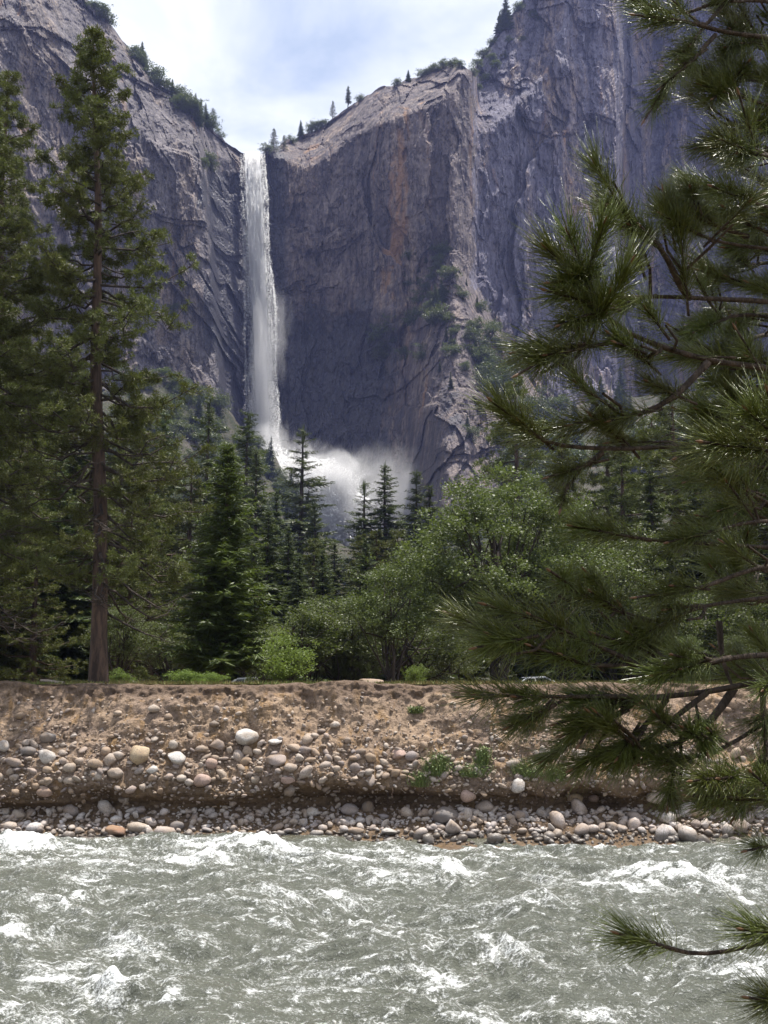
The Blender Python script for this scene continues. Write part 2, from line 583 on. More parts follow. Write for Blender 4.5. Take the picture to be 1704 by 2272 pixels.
# talus slope under the left cliff, the gap under the fall and the wooded slope to the right
HILL = interp_pts([(-300, 900), (220, 870), (300, 835), (340, 818), (385, 842), (440, 858), (480, 885), (510, 915), (545, 962), (580, 992), (612, 1018), (632, 1058), (652, 1112),
                   (690, 1172), (730, 1200), (770, 1212), (850, 1200), (900, 1150), (950, 1090), (1020, 1042), (1100, 1030), (1160, 1000), (1200, 940), (1260, 900),
                   (1400, 880), (1900, 850)])
m, t = mat_new('talus')
n1 = t.noise(t.pos((0.12, 0.12, 0.12)), 1.0, 6, 0.65)
n2 = t.noise(t.pos((0.9, 0.9, 0.9)), 1.0, 6, 0.7)
c = t.mix(t.ramp(n1, [(0.42, 0.0), (0.6, 1.0)]), (0.045, 0.055, 0.025), (0.12, 0.105, 0.085))
c = t.mix(t.ramp(n2, [(0.4, 0.7), (0.6, 0.0)]), c, (0.05, 0.045, 0.035))
bp = t.n('ShaderNodeBump', {'Height': n2, 'Strength': 1.0, 'Distance': 1.2}).outputs[0]
finish(t, t.n('ShaderNodeBsdfPrincipled', {'Base Color': c, 'Roughness': 0.9, 'Normal': bp, 'Specular IOR Level': 0.15}).outputs[0])
M['talus'] = m


us = np.linspace(-300, 1900, 420)
U, T = np.meshgrid(us, np.linspace(0, 1, 130))
hvs = HILL(U) + 4 * fbm(U / 14, U * 0, None, 3, 8)
V = 1536 + (hvs - 1536) * T
hy1 = interp_pts([(-300, 420), (200, 480), (400, 510), (520, 560), (640, 570), (700, 555), (760, 540), (860, 550), (1000, 560), (1150, 560), (1250, 610), (1900, 600)])(U)
HY = 105 + (hy1 - 105) * (0.35 * T ** 0.5 + 0.65 * T ** 0.75)
ph = Pn(U, V, HY)
dh = 3.2 * fbm(ph[..., 0] / 14, ph[..., 1] / 14, ph[..., 2] / 14, 4, 12) + 3 * (plates(ph[..., 0] / 9, ph[..., 2] / 9, 8)[0] - 0.5)
ph = Pn(U, V, HY - dh * sstep(1.0, 0.9, T) * sstep(0.1, 0.4, T))
q = ph[-1].copy()
q[:, 1] += 40
q[:, 2] -= 25
ph = np.concatenate([ph, q[None]])
hill_faces = grid_faces(131, len(us))
link('hillside', mesh_np('hillside', ph, hill_faces, M['talus']), kind='structure')
hill_bvh = BVHTree.FromPolygons([tuple(v) for v in ph.reshape(-1, 3)], [tuple(f) for f in hill_faces])

# ------------------------------------------------------------------ river bank
PROF = np.array([(27.8, -.5), (29.4, -.04), (29.7, .12), (29.95, .27), (30.2, .42), (30.45, .56), (30.66, .72), (30.58, .90), (30.14, 1.03), (29.97, 1.13), (29.95, 1.3),
                 (30.22, 1.8), (30.65, 2.4), (31.1, 2.97), (31.5, 3.42), (31.72, 3.68), (31.84, 3.85), (32.05, 3.93), (32.4, 3.93), (33.2, 3.90)])
seg = np.concatenate([[0], np.cumsum(np.linalg.norm(np.diff(PROF, axis=0), axis=1))])
ss = np.linspace(0, seg[-1], 190)
xs = np.unique(np.concatenate([np.linspace(-13, 13, 640), np.linspace(-60, -13, 40), np.linspace(13, 60, 40)]))
X, S = np.meshgrid(xs, ss)
Yb, Zb = np.interp(S, seg, PROF[:, 0]), np.interp(S, seg, PROF[:, 1])
# how far the foot of the bank is hollowed out, along its length
und = np.interp(xs, [-13, -9, -7.5, -4.5, -2.5, 0.5, 2, 4.5, 6, 8, 9.5, 13], [0.3, -0.1, 0.8, 0.1, 0.9, 1.4, 0.3, 0.9, 1.5, 0.3, 1.45, 0.4])[None, :]
hol = np.exp(-((Zb - 0.85) / 0.2) ** 2)
Yb = Yb + hol * (und - 0.9) * 0.75
Zb = Zb + np.exp(-((S - seg[9]) / 0.5) ** 2) * 0.22 * fbm(X / 1.3, X * 0 + 3, None, 4, 90)
nY, nZ = -0.72, 0.69
big = 0.16 * fbm(X / 2.2, S / 1.5, None, 3, 21) + 0.075 * fbm(X / 0.55, S / 0.45, None, 3, 22) + 0.03 * fbm(X / 0.14, S / 0.12, None, 2, 23)
gul = 0.10 * ridged(X / 0.8 + 0.15 * S, S / 5.0, None, 2, 25) * sstep(seg[10], seg[12], S) * (1 - sstep(seg[14], seg[16], S))
clod = (plates(X / 0.22, S / 0.16, 77)[0] - 0.5) * (0.16 * np.exp(-((S - seg[15]) / 0.34) ** 2) + 0.05)
edge = 0.42 * fbm(X / 2.4, X * 0, None, 5, 29) * sstep(seg[11], seg[15], S)
amp = sstep(seg[1], seg[3], S) * (1 - sstep(seg[16], seg[18], S))
dd = (big + gul * 0.6 + clod) * amp
Yb = Yb + nY * dd + edge * (1 - sstep(seg[17], seg[19], S))
Zb = Zb + nZ * dd * 0.6 + 0.06 * fbm(X / 1.1, X * 0 + 9, None, 4, 95) * sstep(seg[14], seg[16], S) * (1 - sstep(seg[17], seg[19], S))
pb = np.stack([X, Yb, Zb], -1)

m, t = mat_new('bank_soil')
n1 = t.noise(t.pos((0.55, 0.55, 0.9)), 1.0, 5, 0.6, 0.5)
n2 = t.noise(t.pos((7, 7, 7)), 1.0, 6, 0.7)
n3 = t.noise(t.pos((2.5, 2.5, 0.5)), 1.0, 4, 0.6, 0.4)
c = t.mix(t.ramp(n1, [(0.40, 0.0), (0.60, 1.0)]), (0.355, 0.26, 0.185), (0.25, 0.186, 0.145))
c = t.mix(t.ramp(n3, [(0.52, 0.0), (0.66, 0.75)]), c, (0.30, 0.185, 0.085))
zz = t.n('ShaderNodeSeparateXYZ', {0: t.n('ShaderNodeNewGeometry').outputs['Position']}).outputs[2]
damp = t.math('ADD', zz, t.math('MULTIPLY', t.math('SUBTRACT', n1, 0.5), 1.2))
c = t.mix(t.ramp(t.math('MULTIPLY', damp, 0.25), [(0.28, 0.65), (0.40, 0.0)]), c, (0.105, 0.072, 0.042))
c = t.mix(t.ramp(t.math('MULTIPLY', damp, 0.25), [(0.88, 0.0), (0.95, 0.7)]), c, (0.12, 0.085, 0.065))
c = t.mix(t.ramp(n2, [(0.38, 0.75), (0.54, 0.0)]), c, (0.09, 0.065, 0.045))
bp = t.n('ShaderNodeBump', {'Height': n2, 'Strength': 1.0, 'Distance': 0.14}).outputs[0]
finish(t, t.n('ShaderNodeBsdfPrincipled', {'Base Color': c, 'Roughness': 0.95, 'Normal': bp, 'Specular IOR Level': 0.1}).outputs[0])
M['soil'] = m
allf = grid_faces(len(ss), len(xs))
lowf = allf[: (np.searchsorted(ss, seg[5])) * (len(xs) - 1)]
upf = allf[(np.searchsorted(ss, seg[5])) * (len(xs) - 1):]
shore = link('shore', mesh_np('shore', pb, lowf, M['soil']), kind='structure', label='cobble shore at the foot of the bank')
bank_me = mesh_np('river_bank', pb, upf, M['soil'])
bank = link('river_bank', bank_me, kind='structure', label='eroded earth bank studded with stones across the river')
bank_bvh = BVHTree.FromPolygons([tuple(v) for v in pb.reshape(-1, 3)], [tuple(f) for f in grid_faces(len(ss), len(xs))])


def hit(bvh, u, v):
    d = ray(u, v).normalized()
    loc, nor, idx, dist = bvh.ray_cast(Vector((0, 0, EYE)), d)
    return loc, nor


# near bank the camera stands on
prof2 = np.array([(-40, 2.6), (-3, 2.6), (3.0, 2.55), (4.5, 2.2), (6.0, 1.0), (8.2, -.5)])
xs2 = np.linspace(-60, 60, 121)
X, K = np.meshgrid(xs2, np.linspace(0, 5, 60))
y2 = np.interp(K, range(6), prof2[:, 0])
z2 = np.interp(K, range(6), prof2[:, 1]) + 0.08 * fbm(X / 1.5, y2 / 1.5, None, 3, 55)
link('near_bank', mesh_np('near_bank', np.stack([X, y2, z2], -1), grid_faces(60, 121), M['meadow']), kind='structure')

# ------------------------------------------------------------------ river
xs = np.unique(np.concatenate([np.linspace(-11.5, 11.5, 640), np.linspace(-90, -11.5, 50), np.linspace(11.5, 90, 50)]))
ys = np.unique(np.concatenate([np.linspace(6, 12.4, 30), np.linspace(12.4, 30.0, 440)]))
X, Yw = np.meshgrid(xs, ys)
wx = X + 0.5 * fbm(X / 2.5, Yw / 2.5, None, 2, 301)
wy = Yw + 0.5 * fbm(X / 2.5, Yw / 2.5, None, 2, 302)
calm = sstep(29.7, 28.4, Yw)
h = 0.27 * fbm(wx / 2.8, wy / 1.7, None, 2, 310)
r1 = ridged(wx / 1.5 + 0.25 * wy, wy / 0.85, None, 3, 320, 0.5)
r2 = ridged(wx / 0.5 - 0.3 * wy, wy / 0.34, None, 3, 330, 0.5)
h = h + 0.120 * (r1 - 1.0) + 0.042 * (r2 - 1.0) + 0.030 * fbm(wx / 0.18, wy / 0.12, None, 2, 340)
st1 = ridged(wx / 1.1 + 0.5 * wy, wy / 0.30, None, 4, 360, 0.6)
st2 = ridged(wx / 0.6 - 0.35 * wy, wy / 0.16, None, 3, 365, 0.6)
patch = sstep(-0.35, 0.55, fbm(X / 2.6, Yw / 1.6, None, 3, 350))
foam = 0.46 * sstep(0.95, 1.75, st1) * (0.35 + 0.65 * patch) + 0.30 * sstep(1.0, 1.7, st2) + 0.22 * sstep(0.9, 1.6, r2) + 0.16 * patch * sstep(0.8, 1.5, r1)
foam = foam + 0.055
# the white breaking crests, by place on the water
for (u, v, wpx, dpx, hh, st) in ((1475, 1957, 150, 22, .34, 1.0), (1330, 1985, 120, 16, .16, .6), (985, 1932, 90, 13, .2, 1.0), (570, 1888, 190, 12, .15, 1.0), (760, 1897, 130, 12, .13, .9),
                                 (400, 1905, 150, 16, .18, .8), (90, 1886, 110, 12, .13, .9), (60, 1895, 150, 9, .15, .8), (700, 1928, 120, 14, .16, .7), (880, 1955, 120, 14, .12, .6),
                                 (1260, 1872, 150, 8, .12, .7), (1560, 1895, 110, 9, .14, .8), (740, 1984, 70, 14, .2, .7), (1130, 2010, 110, 12, .12, .5), (370, 2100, 50, 22, .22, .7),
                                 (240, 2170, 110, 24, .18, .7), (60, 2090, 160, 18, .12, .55), (330, 2180, 60, 18, .12, .7), (1120, 2150, 120, 18, .12, .6), (940, 2165, 80, 20, .1, .5),
                                 (1640, 1990, 90, 12, .15, .7), (1600, 2180, 100, 22, .14, .6), (100, 2230, 130, 26, .14, .6), (880, 2235, 140, 20, .14, .5), (1250, 2240, 130, 20, .14, .6),
                                 (1060, 1870, 90, 7, .08, .6), (220, 1935, 110, 9, .1, .45), (560, 2005, 120, 14, .12, .5), (150, 2010, 130, 14, .12, .5)):
    Yc = EYE / math.tan(math.atan((v - CV) / FOC) - PITCH)
    dep = Yc * CP
    xc = (u - CU) / FOC * dep
    sx = wpx / FOC * dep
    sy = dpx / FOC * dep * dep / EYE * 0.55
    xx, yy = (wx - xc) / sx, (wy - Yc + 0.12 * (wx - xc)) / sy
    g = np.exp(-xx ** 2 - yy ** 2)
    h = h + 0.75 * hh * np.exp(-xx ** 2 - (yy * 0.8) ** 2) * (1 + 0.25 * fbm(X / 0.25, Yw / 0.25, None, 2, 370))
    foam = foam + st * 1.0 * g * (0.75 + 0.5 * fbm(X / 0.35, Yw / 0.2, None, 3, 380))
h = h - np.mean(h[:, 50:690])
h = h * (0.15 + 0.85 * calm)
foam = np.clip(foam * (0.2 + 0.8 * calm), 0, 1.4)
shal = sstep(28.6, 29.7, Yw)
m, t = mat_new('river_water')
l3 = t.noise(t.pos((60, 80, 60)), 1.0, 3, 0.65)
fa = t.n('ShaderNodeAttribute', attribute_name='foam').outputs['Fac']
sh_ = t.n('ShaderNodeAttribute', attribute_name='shallow').outputs['Fac']
l1 = t.noise(t.pos((5, 9, 5)), 1.0, 6, 0.7, 0.8)
l2 = t.noise(t.pos((22, 34, 22)), 1.0, 4, 0.65)
ff = t.math('ADD', fa, t.math('MULTIPLY', t.math('SUBTRACT', l1, 0.5), 1.7))
ff = t.math('ADD', ff, t.math('MULTIPLY', t.math('SUBTRACT', l2, 0.5), 2.0))
ff = t.math('ADD', ff, t.math('MULTIPLY', t.math('SUBTRACT', l3, 0.5), 1.2))
ff = t.ramp(ff, [(0.26, 0.0), (0.60, 0.32), (1.15, 1.0)])
wc = t.mix(sh_, (0.090, 0.095, 0.075), (0.085, 0.07, 0.035))
wc = t.mix(t.math('MULTIPLY', l1, 0.5), wc, (0.13, 0.136, 0.112))
bmp = t.n('ShaderNodeBump', {'Height': l1, 'Strength': 0.55, 'Distance': 0.10}).outputs[0]
bmp = t.n('ShaderNodeBump', {'Height': l2, 'Strength': 0.9, 'Distance': 0.05, 'Normal': bmp}).outputs[0]
wsh = t.n('ShaderNodeBsdfPrincipled', {'Base Color': wc, 'Roughness': 0.07, 'IOR': 1.33, 'Normal': bmp, 'Specular IOR Level': 0.5})
fsh = t.n('ShaderNodeBsdfPrincipled', {'Base Color': (0.80, 0.82, 0.82), 'Roughness': 0.55, 'Normal': bmp, 'Specular IOR Level': 0.4,
                                       'Subsurface Weight': 0.0})
finish(t, t.n('ShaderNodeMixShader', {0: ff, 1: wsh.outputs[0], 2: fsh.outputs[0]}).outputs[0])
M['water'] = m
link('river', mesh_np('river', np.stack([X, Yw, h], -1), grid_faces(len(ys), len(xs)), M['water'], True, {'foam': foam, 'shallow': shal}), kind='structure')

# ------------------------------------------------------------------ waterfall and spray
FL = interp_pts([(330, 533), (345, 534), (450, 536), (560, 540), (640, 541), (760, 543), (900, 546), (960, 548), (1010, 556), (1060, 600), (1130, 660)])
FR = interp_pts([(330, 584), (345, 584), (400, 588), (450, 592), (560, 594), (640, 604), (700, 609), (820, 608), (920, 616), (960, 612), (1010, 622), (1060, 690), (1130, 760)])


def fall_pt(s, v, off):
    """s across the sheet 0..1, v down the photograph's height, off towards the viewer in metres"""
    Y = 652 - 14 * np.clip((v - 338) / 120.0, 0, 1) ** 0.6 - 14 * np.clip((v - 450) / 500.0, 0, 1) - 40 * np.clip((v - 985) / 150.0, 0, 1)
    return Pn(FL(v) + (FR(v) - FL(v)) * s, v, Y - off)


m, t = mat_new('falling_water')
st = t.noise(t.pos((0.9, 0.9, 0.05)), 1.0, 6, 0.65, 0.3)
col = t.mix(t.ramp(st, [(0.35, 0.0), (0.6, 1.0)]), (0.90, 0.91, 0.93), (0.97, 0.97, 0.97))
up_ = t.n('ShaderNodeCombineXYZ', {0: 0.22, 1: -0.35, 2: 0.91}).outputs[0]   # spray scatters whichever way its clots lie
d1 = t.n('ShaderNodeBsdfDiffuse', {'Color': col, 'Normal': up_})
d2 = t.n('ShaderNodeBsdfTranslucent', {'Color': col})
d12 = t.n('ShaderNodeMixShader', {0: 0.35, 1: d1.outputs[0], 2: d2.outputs[0]})
finish(t, d12.outputs[0])
M['fall'] = m
b = MB()
# core sheet: rough closed column
nv, ns = 150, 22
vv = np.linspace(336, 1050, nv)
sv = np.linspace(0, 1, ns)
Sg, Vg = np.meshgrid(sv, vv)
thin = 0.10 + 0.14 * sstep(450, 850, Vg)
pf = fall_pt(0.10 + thin + (0.80 - 1.7 * thin) * Sg + 0.02 * fbm(Vg / 25, Sg * 4, None, 3, 400), Vg, 1.5 * np.sin(np.pi * Sg) + 0.9 * fbm(Sg * 9, Vg / 70, None, 4, 401) - .5)
pk = fall_pt(0.10 + thin + (0.80 - 1.7 * thin) * Sg, Vg, -1.5 * np.sin(np.pi * Sg) - 0.9)
gf = grid_faces(nv, ns)
tri = np.concatenate([gf[:, [0, 1, 2]], gf[:, [0, 2, 3]]])
b.add(pf, tri)
b.add(pk, tri[:, ::-1])


def flakes(c, ln, wd):
    """clots of falling water, a little longer than wide, turned every way"""
    k = len(c)
    d = RNG.normal(size=(k, 3)) * [0.8, 0.8, 1.1]
    d /= np.linalg.norm(d, axis=1, keepdims=True)
    b.blades(c - d * ln[:, None] * .5, c + d * ln[:, None] * .5, wd, np.array([0.5, -0.5, 0.7]) + RNG.normal(0, .6, (k, 3)))


# streamers: clots strung along falling lines, thinning out towards the edges
n = 3600
s0 = np.clip(RNG.normal(0.57, 0.26, n), 0.0, 1.05)
v0 = 338 + RNG.uniform(0, 1, n) ** 0.95 * 660
L = RNG.uniform(14, 60, n) * (0.4 + 0.6 * sstep(338, 560, v0))
off = RNG.normal(1.2, 1.8, n)
k = 26
q = np.linspace(0, 1, k)
vq = np.minimum(v0[:, None] + L[:, None] * q + RNG.normal(0, 1.0, (n, k)), 1045)
sq = s0[:, None] + RNG.normal(0, 0.010, (n, k)) * (1 + 3 * q) + (RNG.normal(0, .03, n))[:, None] * q
cq = fall_pt(sq, vq, off[:, None] + RNG.normal(0, .25, (n, k))).reshape(-1, 3)
flakes(cq, RNG.uniform(0.25, 0.65, n * k), RNG.uniform(0.2, 0.42, n * k))
# the white chute and its spray at the foot: billows, then clots over them
bmx = __import__('bmesh').new()
__import__('bmesh').ops.create_icosphere(bmx, subdivisions=3, radius=1.0)
iv = np.array([x.co[:] for x in bmx.verts])
itf = np.array([[l.index for l in x.verts] for x in bmx.faces])
bmx.free()
for i in range(70):
    v0 = RNG.uniform(1062, 1210)
    u0 = 725 + (v0 - 1108) * 0.40 + RNG.normal(0, 40)
    if v0 < 1062 + max(0, u0 - 725) * 0.45 + RNG.uniform(0, 25):
        continue
    r = RNG.uniform(2.0, 4.5)
    dsp = 1 + 0.35 * fbm(iv[:, 0] * 1.6 + i, iv[:, 1] * 1.6, iv[:, 2] * 1.6, 4, i)
    b.add(iv * dsp[:, None] * r * [1.1, .8, 1.0] + np.array(P(u0, v0, 572 + RNG.normal(0, 3))), itf)
n = 40000
u0, v0 = RNG.normal(730, 34, n), RNG.normal(1108, 44, n)
u0 = u0 + (v0 - 1108) * 0.28
ok = v0 > 1015 + 9 * vn(u0 / 12, u0 * 0, None, 77) + np.clip((u0 - 735), 0, 200) * 0.55
u0, v0 = u0[ok], v0[ok]
n = len(u0)
p0 = Pn(u0, v0, 566 + RNG.normal(0, 5, n))
flakes(p0, RNG.uniform(0.3, 0.9, n), RNG.uniform(0.25, 0.6, n))
n = 5000
u0, v0 = 600 + 110 * RNG.uniform(0, 1, n), RNG.normal(1040, 16, n)
v0 += (u0 - 650) * 0.4
p0 = Pn(u0, v0, 590 + RNG.normal(0, 5, n))
flakes(p0, RNG.uniform(0.4, 1.3, n), RNG.uniform(0.3, .7, n))
link('waterfall', b.mesh('waterfall', M['fall']), kind='structure', label='tall white waterfall plunging between two granite cliffs')


def mist(pts, dens, noise_sc, seed, res=1.0):
    """a closed puff through which light scatters; pts = (centre, radii)"""
    (cx, cy_, cz), (rx, ry, rz) = pts
    bpy_me = bpy.data.meshes.new('mist')
    import bmesh
    bm = bmesh.new()
    bmesh.ops.create_icosphere(bm, subdivisions=3, radius=1.0)
    bm.to_mesh(bpy_me)
    bm.free()
    m, t = mat_new('mist')
    oc = t.n('ShaderNodeTexCoord').outputs['Object']
    ln = t.n('ShaderNodeVectorMath', {0: oc}, operation='LENGTH').outputs['Value']
    fo = t.n('ShaderNodeMapRange', {'Value': ln, 'From Min': 0.98, 'From Max': 0.15}).outputs[0]
    nz = t.noise(t.pos(noise_sc), 1.0, 4, 0.6, 0.5)
    dn = t.ramp(t.math('ADD', t.math('MULTIPLY', fo, 1.0), t.math('MULTIPLY', t.math('SUBTRACT', nz, 0.5), 1.8)), [(0.28, 0.0), (1.05, 1.0)])
    vol = t.n('ShaderNodeVolumePrincipled', {'Color': (0.97, 0.97, 0.98), 'Density': t.math('MULTIPLY', dn, dens), 'Anisotropy': 0.2})
    t.n('ShaderNodeOutputMaterial', {'Volume': vol.outputs[0]})
    bpy_me.materials.append(m)
    o = link('mist', bpy_me, kind='stuff', label='white spray drifting round the foot of the waterfall')
    o.location = (cx, cy_, cz)
    o.scale = (rx, ry, rz)
    return o


mist((P(712, 1084, 561), (36, 12, 31)), 0.19, (0.07, 0.07, 0.07), 1)
mist((P(600, 990, 612), (19, 13, 26)), 0.12, (0.09, 0.09, 0.05), 2)
mist((P(890, 1075, 562), (84, 14, 30)), 0.04, (0.035, 0.035, 0.035), 3)
mist((P(700, 1050, 566), (44, 12, 26)), 0.07, (0.03, 0.03, 0.03), 6)
mist((P(577, 840, 619), (11.5, 9, 72)), 0.085, (0.12, 0.12, 0.012), 5)
mist((P(562, 560, 633), (8.5, 7, 62)), 0.06, (0.14, 0.14, 0.012), 8)
mist((P(840, 1125, 560), (62, 13, 22)), 0.075, (0.045, 0.045, 0.045), 7)
mist((P(612, 745, 626), (13, 8, 40)), 0.045, (0.15, 0.15, 0.03), 4)

# ------------------------------------------------------------------ tree kinds (meshes made once, shared by copies)


def cone_trunk(b, H, r, lean=0.0, sides=7, top=0.97):
    n = 9
    z = np.linspace(0, H * top, n)
    rr = r * (1 - z / H) ** 0.8 + 0.01
    rr[0] *= 1.25
    x = lean * np.sin(z / H * 3) + RNG.normal(0, 0.01 * r * 5, n)
    y = RNG.normal(0, 0.01 * r * 5, n)
    x[0] = y[0] = 0
    b.tube(np.stack([x, y, z], -1), rr, sides)


def fir(H, R, z0, droop, spiky, nb_whorl=6, dz=0.55, seed=0, open_=1.0, shape=0.85):
    """conifer with whorls of flat sprays; returns trunk and crown meshes"""
    tb, cb = MB(), MB()
    cone_trunk(tb, H, H * 0.016)
    z = z0 * H
    B, Tp, W, S = [], [], [], []
    while z < H * 0.985:
        f = 1 - (z - z0 * H) / (H * (1 - z0))
        L0 = R * f ** shape + 0.15
        k = max(3, int(round(nb_whorl * (0.6 + 0.4 * f))))
        a0 = RNG.uniform(0, 6.28)
        for j in range(k):
            if RNG.uniform() > open_:
                continue
            a = a0 + j * 6.283 / k + RNG.normal(0, 0.25)
            L = L0 * RNG.choice([RNG.uniform(0.4, 0.8), RNG.uniform(0.75, 1.15)])
            dirv = np.array([math.cos(a), math.sin(a), 0])
            sl = droop * f + 0.35 * (1 - f)
            zz = z + RNG.normal(0, dz * 0.35)
            base = np.array([0, 0, zz])
            end = base + dirv * L + np.array([0, 0, sl * L])
            mid = (base + end) / 2 + np.array([0, 0, 0.06 * L])
            tb.tube([base, mid, end], [0.012 * L + .012, 0.008 * L + .006, 0.004], 3)
            nt_ = max(5, int(L / 0.16))
            tt = np.linspace(0.16, 1.0, nt_)
            pts = (1 - tt)[:, None] ** 2 * base + 2 * (tt * (1 - tt))[:, None] * mid + (tt ** 2)[:, None] * end
            side = np.array([-dirv[1], dirv[0], 0])
            for sg in (-1, 1):
                for rep in range(3):
                    ln = (0.45 * L * (1 - 0.65 * tt) * RNG.uniform(0.4, 1.0, nt_) + 0.12)[:, None]
                    dd = side * sg * RNG.uniform(0.5, 1.0, nt_)[:, None] + dirv * RNG.uniform(0.2, 0.9, nt_)[:, None]
                    dd[:, 2] += RNG.normal(-0.12, 0.22, nt_)
                    B.append(pts + RNG.normal(0, 0.05, (nt_, 3)))
                    Tp.append(pts + dd * ln)
                    W.append(ln[:, 0] * spiky)
                    S.append(np.tile([0, 0, 1.0], (nt_, 1)) + RNG.normal(0, 0.5, (nt_, 3)))
        z += dz * RNG.uniform(0.75, 1.25) * (0.5 + 0.5 * f)
    cb.blades(np.concatenate(B), np.concatenate(Tp), np.concatenate(W), np.concatenate(S))
    # leader
    cb.blades(np.tile([0, 0, H * 0.9], (8, 1)), np.array([0, 0, H]) + RNG.normal(0, 0.12, (8, 3)), 0.12)
    return tb, cb


def tufts(cb, centres, rad, n, wid, up=0.25):
    k = len(centres)
    d = RNG.normal(size=(k, n, 3))
    d[..., 2] += up
    d /= np.linalg.norm(d, axis=2, keepdims=True)
    L = rad * RNG.uniform(0.6, 1.15, (k, n, 1))
    base = centres[:, None, :] + d * 0.02
    cb.blades(base.reshape(-1, 3), (base + d * L).reshape(-1, 3), wid)


def far_pine(H, R, z0, seed=0, nb=34):
    tb, cb = MB(), MB()
    cone_trunk(tb, H, H * 0.017)
    C = []
    for i in range(nb):
        f = (i + 0.5) / nb
        z = H * (z0 + (0.97 - z0) * f)
        L = R * (1 - f) ** 0.6 * RNG.uniform(0.55, 1.1) + 0.25
        a = i * 2.4 + RNG.normal(0, 0.4)
        dv = np.array([math.cos(a), math.sin(a), 0])
        base = np.array([0, 0, z])
        end = base + dv * L + [0, 0, L * RNG.uniform(-0.25, 0.35) * (1 if f < .6 else 1.4)]
        mid = (base + end) / 2 - [0, 0, 0.12 * L]
        tb.tube([base, mid, end], [0.03 * L + .015, 0.018 * L + .008, 0.006], 4)
        for q in range(int(5 + 5 * L)):
            tq = RNG.uniform(0.35, 1.05)
            C.append(base * (1 - tq) ** 2 + 2 * mid * tq * (1 - tq) + end * tq ** 2 + RNG.normal(0, 0.13 * L + 0.08, 3) * [1, 1, .5])
    tufts(cb, np.array(C), 0.34, 26, 0.055)
    return tb, cb


def broadleaf(H, R, z0, nclump, nleaf, leaf, seed=0, stems=1, flat=0.75, tight=1.0):
    """oak or shrub: stems, limbs to every clump, leaves in clumps; returns wood and crown builders"""
    tb, cb = MB(), MB()
    cz = H * (z0 + (1 - z0) * 0.5)
    rz = H * (1 - z0) * 0.5
    cl = []
    while len(cl) < nclump:
        p = RNG.normal(size=3)
        p /= np.linalg.norm(p)
        r = RNG.uniform(0.25, 1.0) ** 0.45
        lum = 0.80 + 0.22 * math.sin(3.1 * p[0] + seed) * math.cos(2.7 * p[1] + 2 * seed) + 0.14 * math.sin(6 * p[2] + seed * 3)
        q = p * r * lum * [R, R, rz] + [0, 0, cz]
        if q[2] > (0.20 if stems == 2 else 0.06) * H:
            cl.append(q)
    cl = np.array(cl)
    roots = []
    for s in range(stems):
        a = RNG.uniform(0, 6.28)
        lean = 0.0 if stems == 1 else RNG.uniform(0.08, 0.22)
        tp = np.array([math.cos(a) * lean * H + RNG.normal(0, .03 * H), math.sin(a) * lean * H, cz * 0.95 + rz * 0.3])
        b0 = np.array([math.cos(a), math.sin(a), 0]) * (0.25 * (stems > 1))
        n = 6
        tt = np.linspace(0, 1, n)[:, None]
        pts = b0 * (1 - tt) + tp * tt + RNG.normal(0, 0.02 * H, (n, 3)) * (tt > 0) * [1, 1, .3]
        r0 = H * (0.03 if stems == 1 else 0.022 if stems == 2 else 0.014)
        tb.tube(pts, r0 * (1 - 0.7 * tt[:, 0]) + 0.01, 7, 0.08)
        roots.append(pts)
    for i, c in enumerate(cl):
        if i % 2 and nclump > 40:
            continue
        pts = roots[i % stems]
        k = RNG.integers(1, len(pts) - 1) if c[2] > pts[2][2] else RNG.integers(1, 3)
        s = pts[k]
        mid = s * 0.45 + c * 0.55 + RNG.normal(0, 0.05 * R, 3) + [0, 0, -0.06 * H]
        tb.tube([s, s * .6 + mid * .4 + RNG.normal(0, .03 * R, 3), mid, c], [H * .009 + .005, H * .007 + .004, H * .0045 + .003, 0.004], 4)
    sd = R * 0.9 / nclump ** 0.38 * tight
    k = RNG.normal(size=(nclump, nleaf, 3)) * [sd, sd, sd * flat * 0.8]
    # twig clusters inside each clump make it ragged
    tw = RNG.normal(size=(nclump, 9, 3)) * [sd, sd, sd * flat * .7]
    pick = RNG.integers(0, 9, (nclump, nleaf))
    pos = cl[:, None, :] + np.take_along_axis(tw, pick[..., None], 1) * 0.95 + k * 0.42
    cb.leaves(pos.reshape(-1, 3), leaf)
    return tb, cb


def kind_meshes(nm, builder, trunk_mat, crown_mat):
    tb, cb = builder
    return tb.mesh(nm + '_trunk', M[trunk_mat], True), cb.mesh(nm + '_crown', M[crown_mat])


K = {}
K['fir'] = [kind_meshes('fir', fir(20, 3.9, 0.07, -0.20, 0.27, 7, 0.50), 'bark_dark', 'fir') for i in range(3)]
K['openfir'] = [kind_meshes('open_fir', fir(20, 4.3, 0.08, -0.08, 0.21, 7, 0.72, open_=0.95, shape=0.8), 'bark_dark', 'fir')]
K['slim'] = [kind_meshes('slim_fir', fir(20, 2.3, 0.25, -0.25, 0.27, 6, 0.55, open_=0.8, shape=0.5), 'bark_dark', 'fir') for i in range(2)]
K['cedar'] = [kind_meshes('cedar', fir(11, 2.35, 0.09, 0.16, 0.17, 9, 0.20, shape=0.72), 'bark', 'cedar')]
K['pine'] = [kind_meshes('pine', far_pine(20, 3.9, z, nb=n), 'bark', 'pine') for z, n in ((0.10, 70), (0.2, 60), (0.14, 64))]
K['oak'] = [kind_meshes('oak', broadleaf(10, 5.6, 0.20, 150, 430, 0.12, s, 2, tight=0.58), 'bark_dark', 'oak') for s in (1, 4)]
K['maple'] = [kind_meshes('maple', broadleaf(6, 2.7, 0.2, 52, 330, 0.10, s, n, tight=0.64), 'bark_dark', 'oak') for s, n in ((2, 3), (5, 4), (8, 2))]
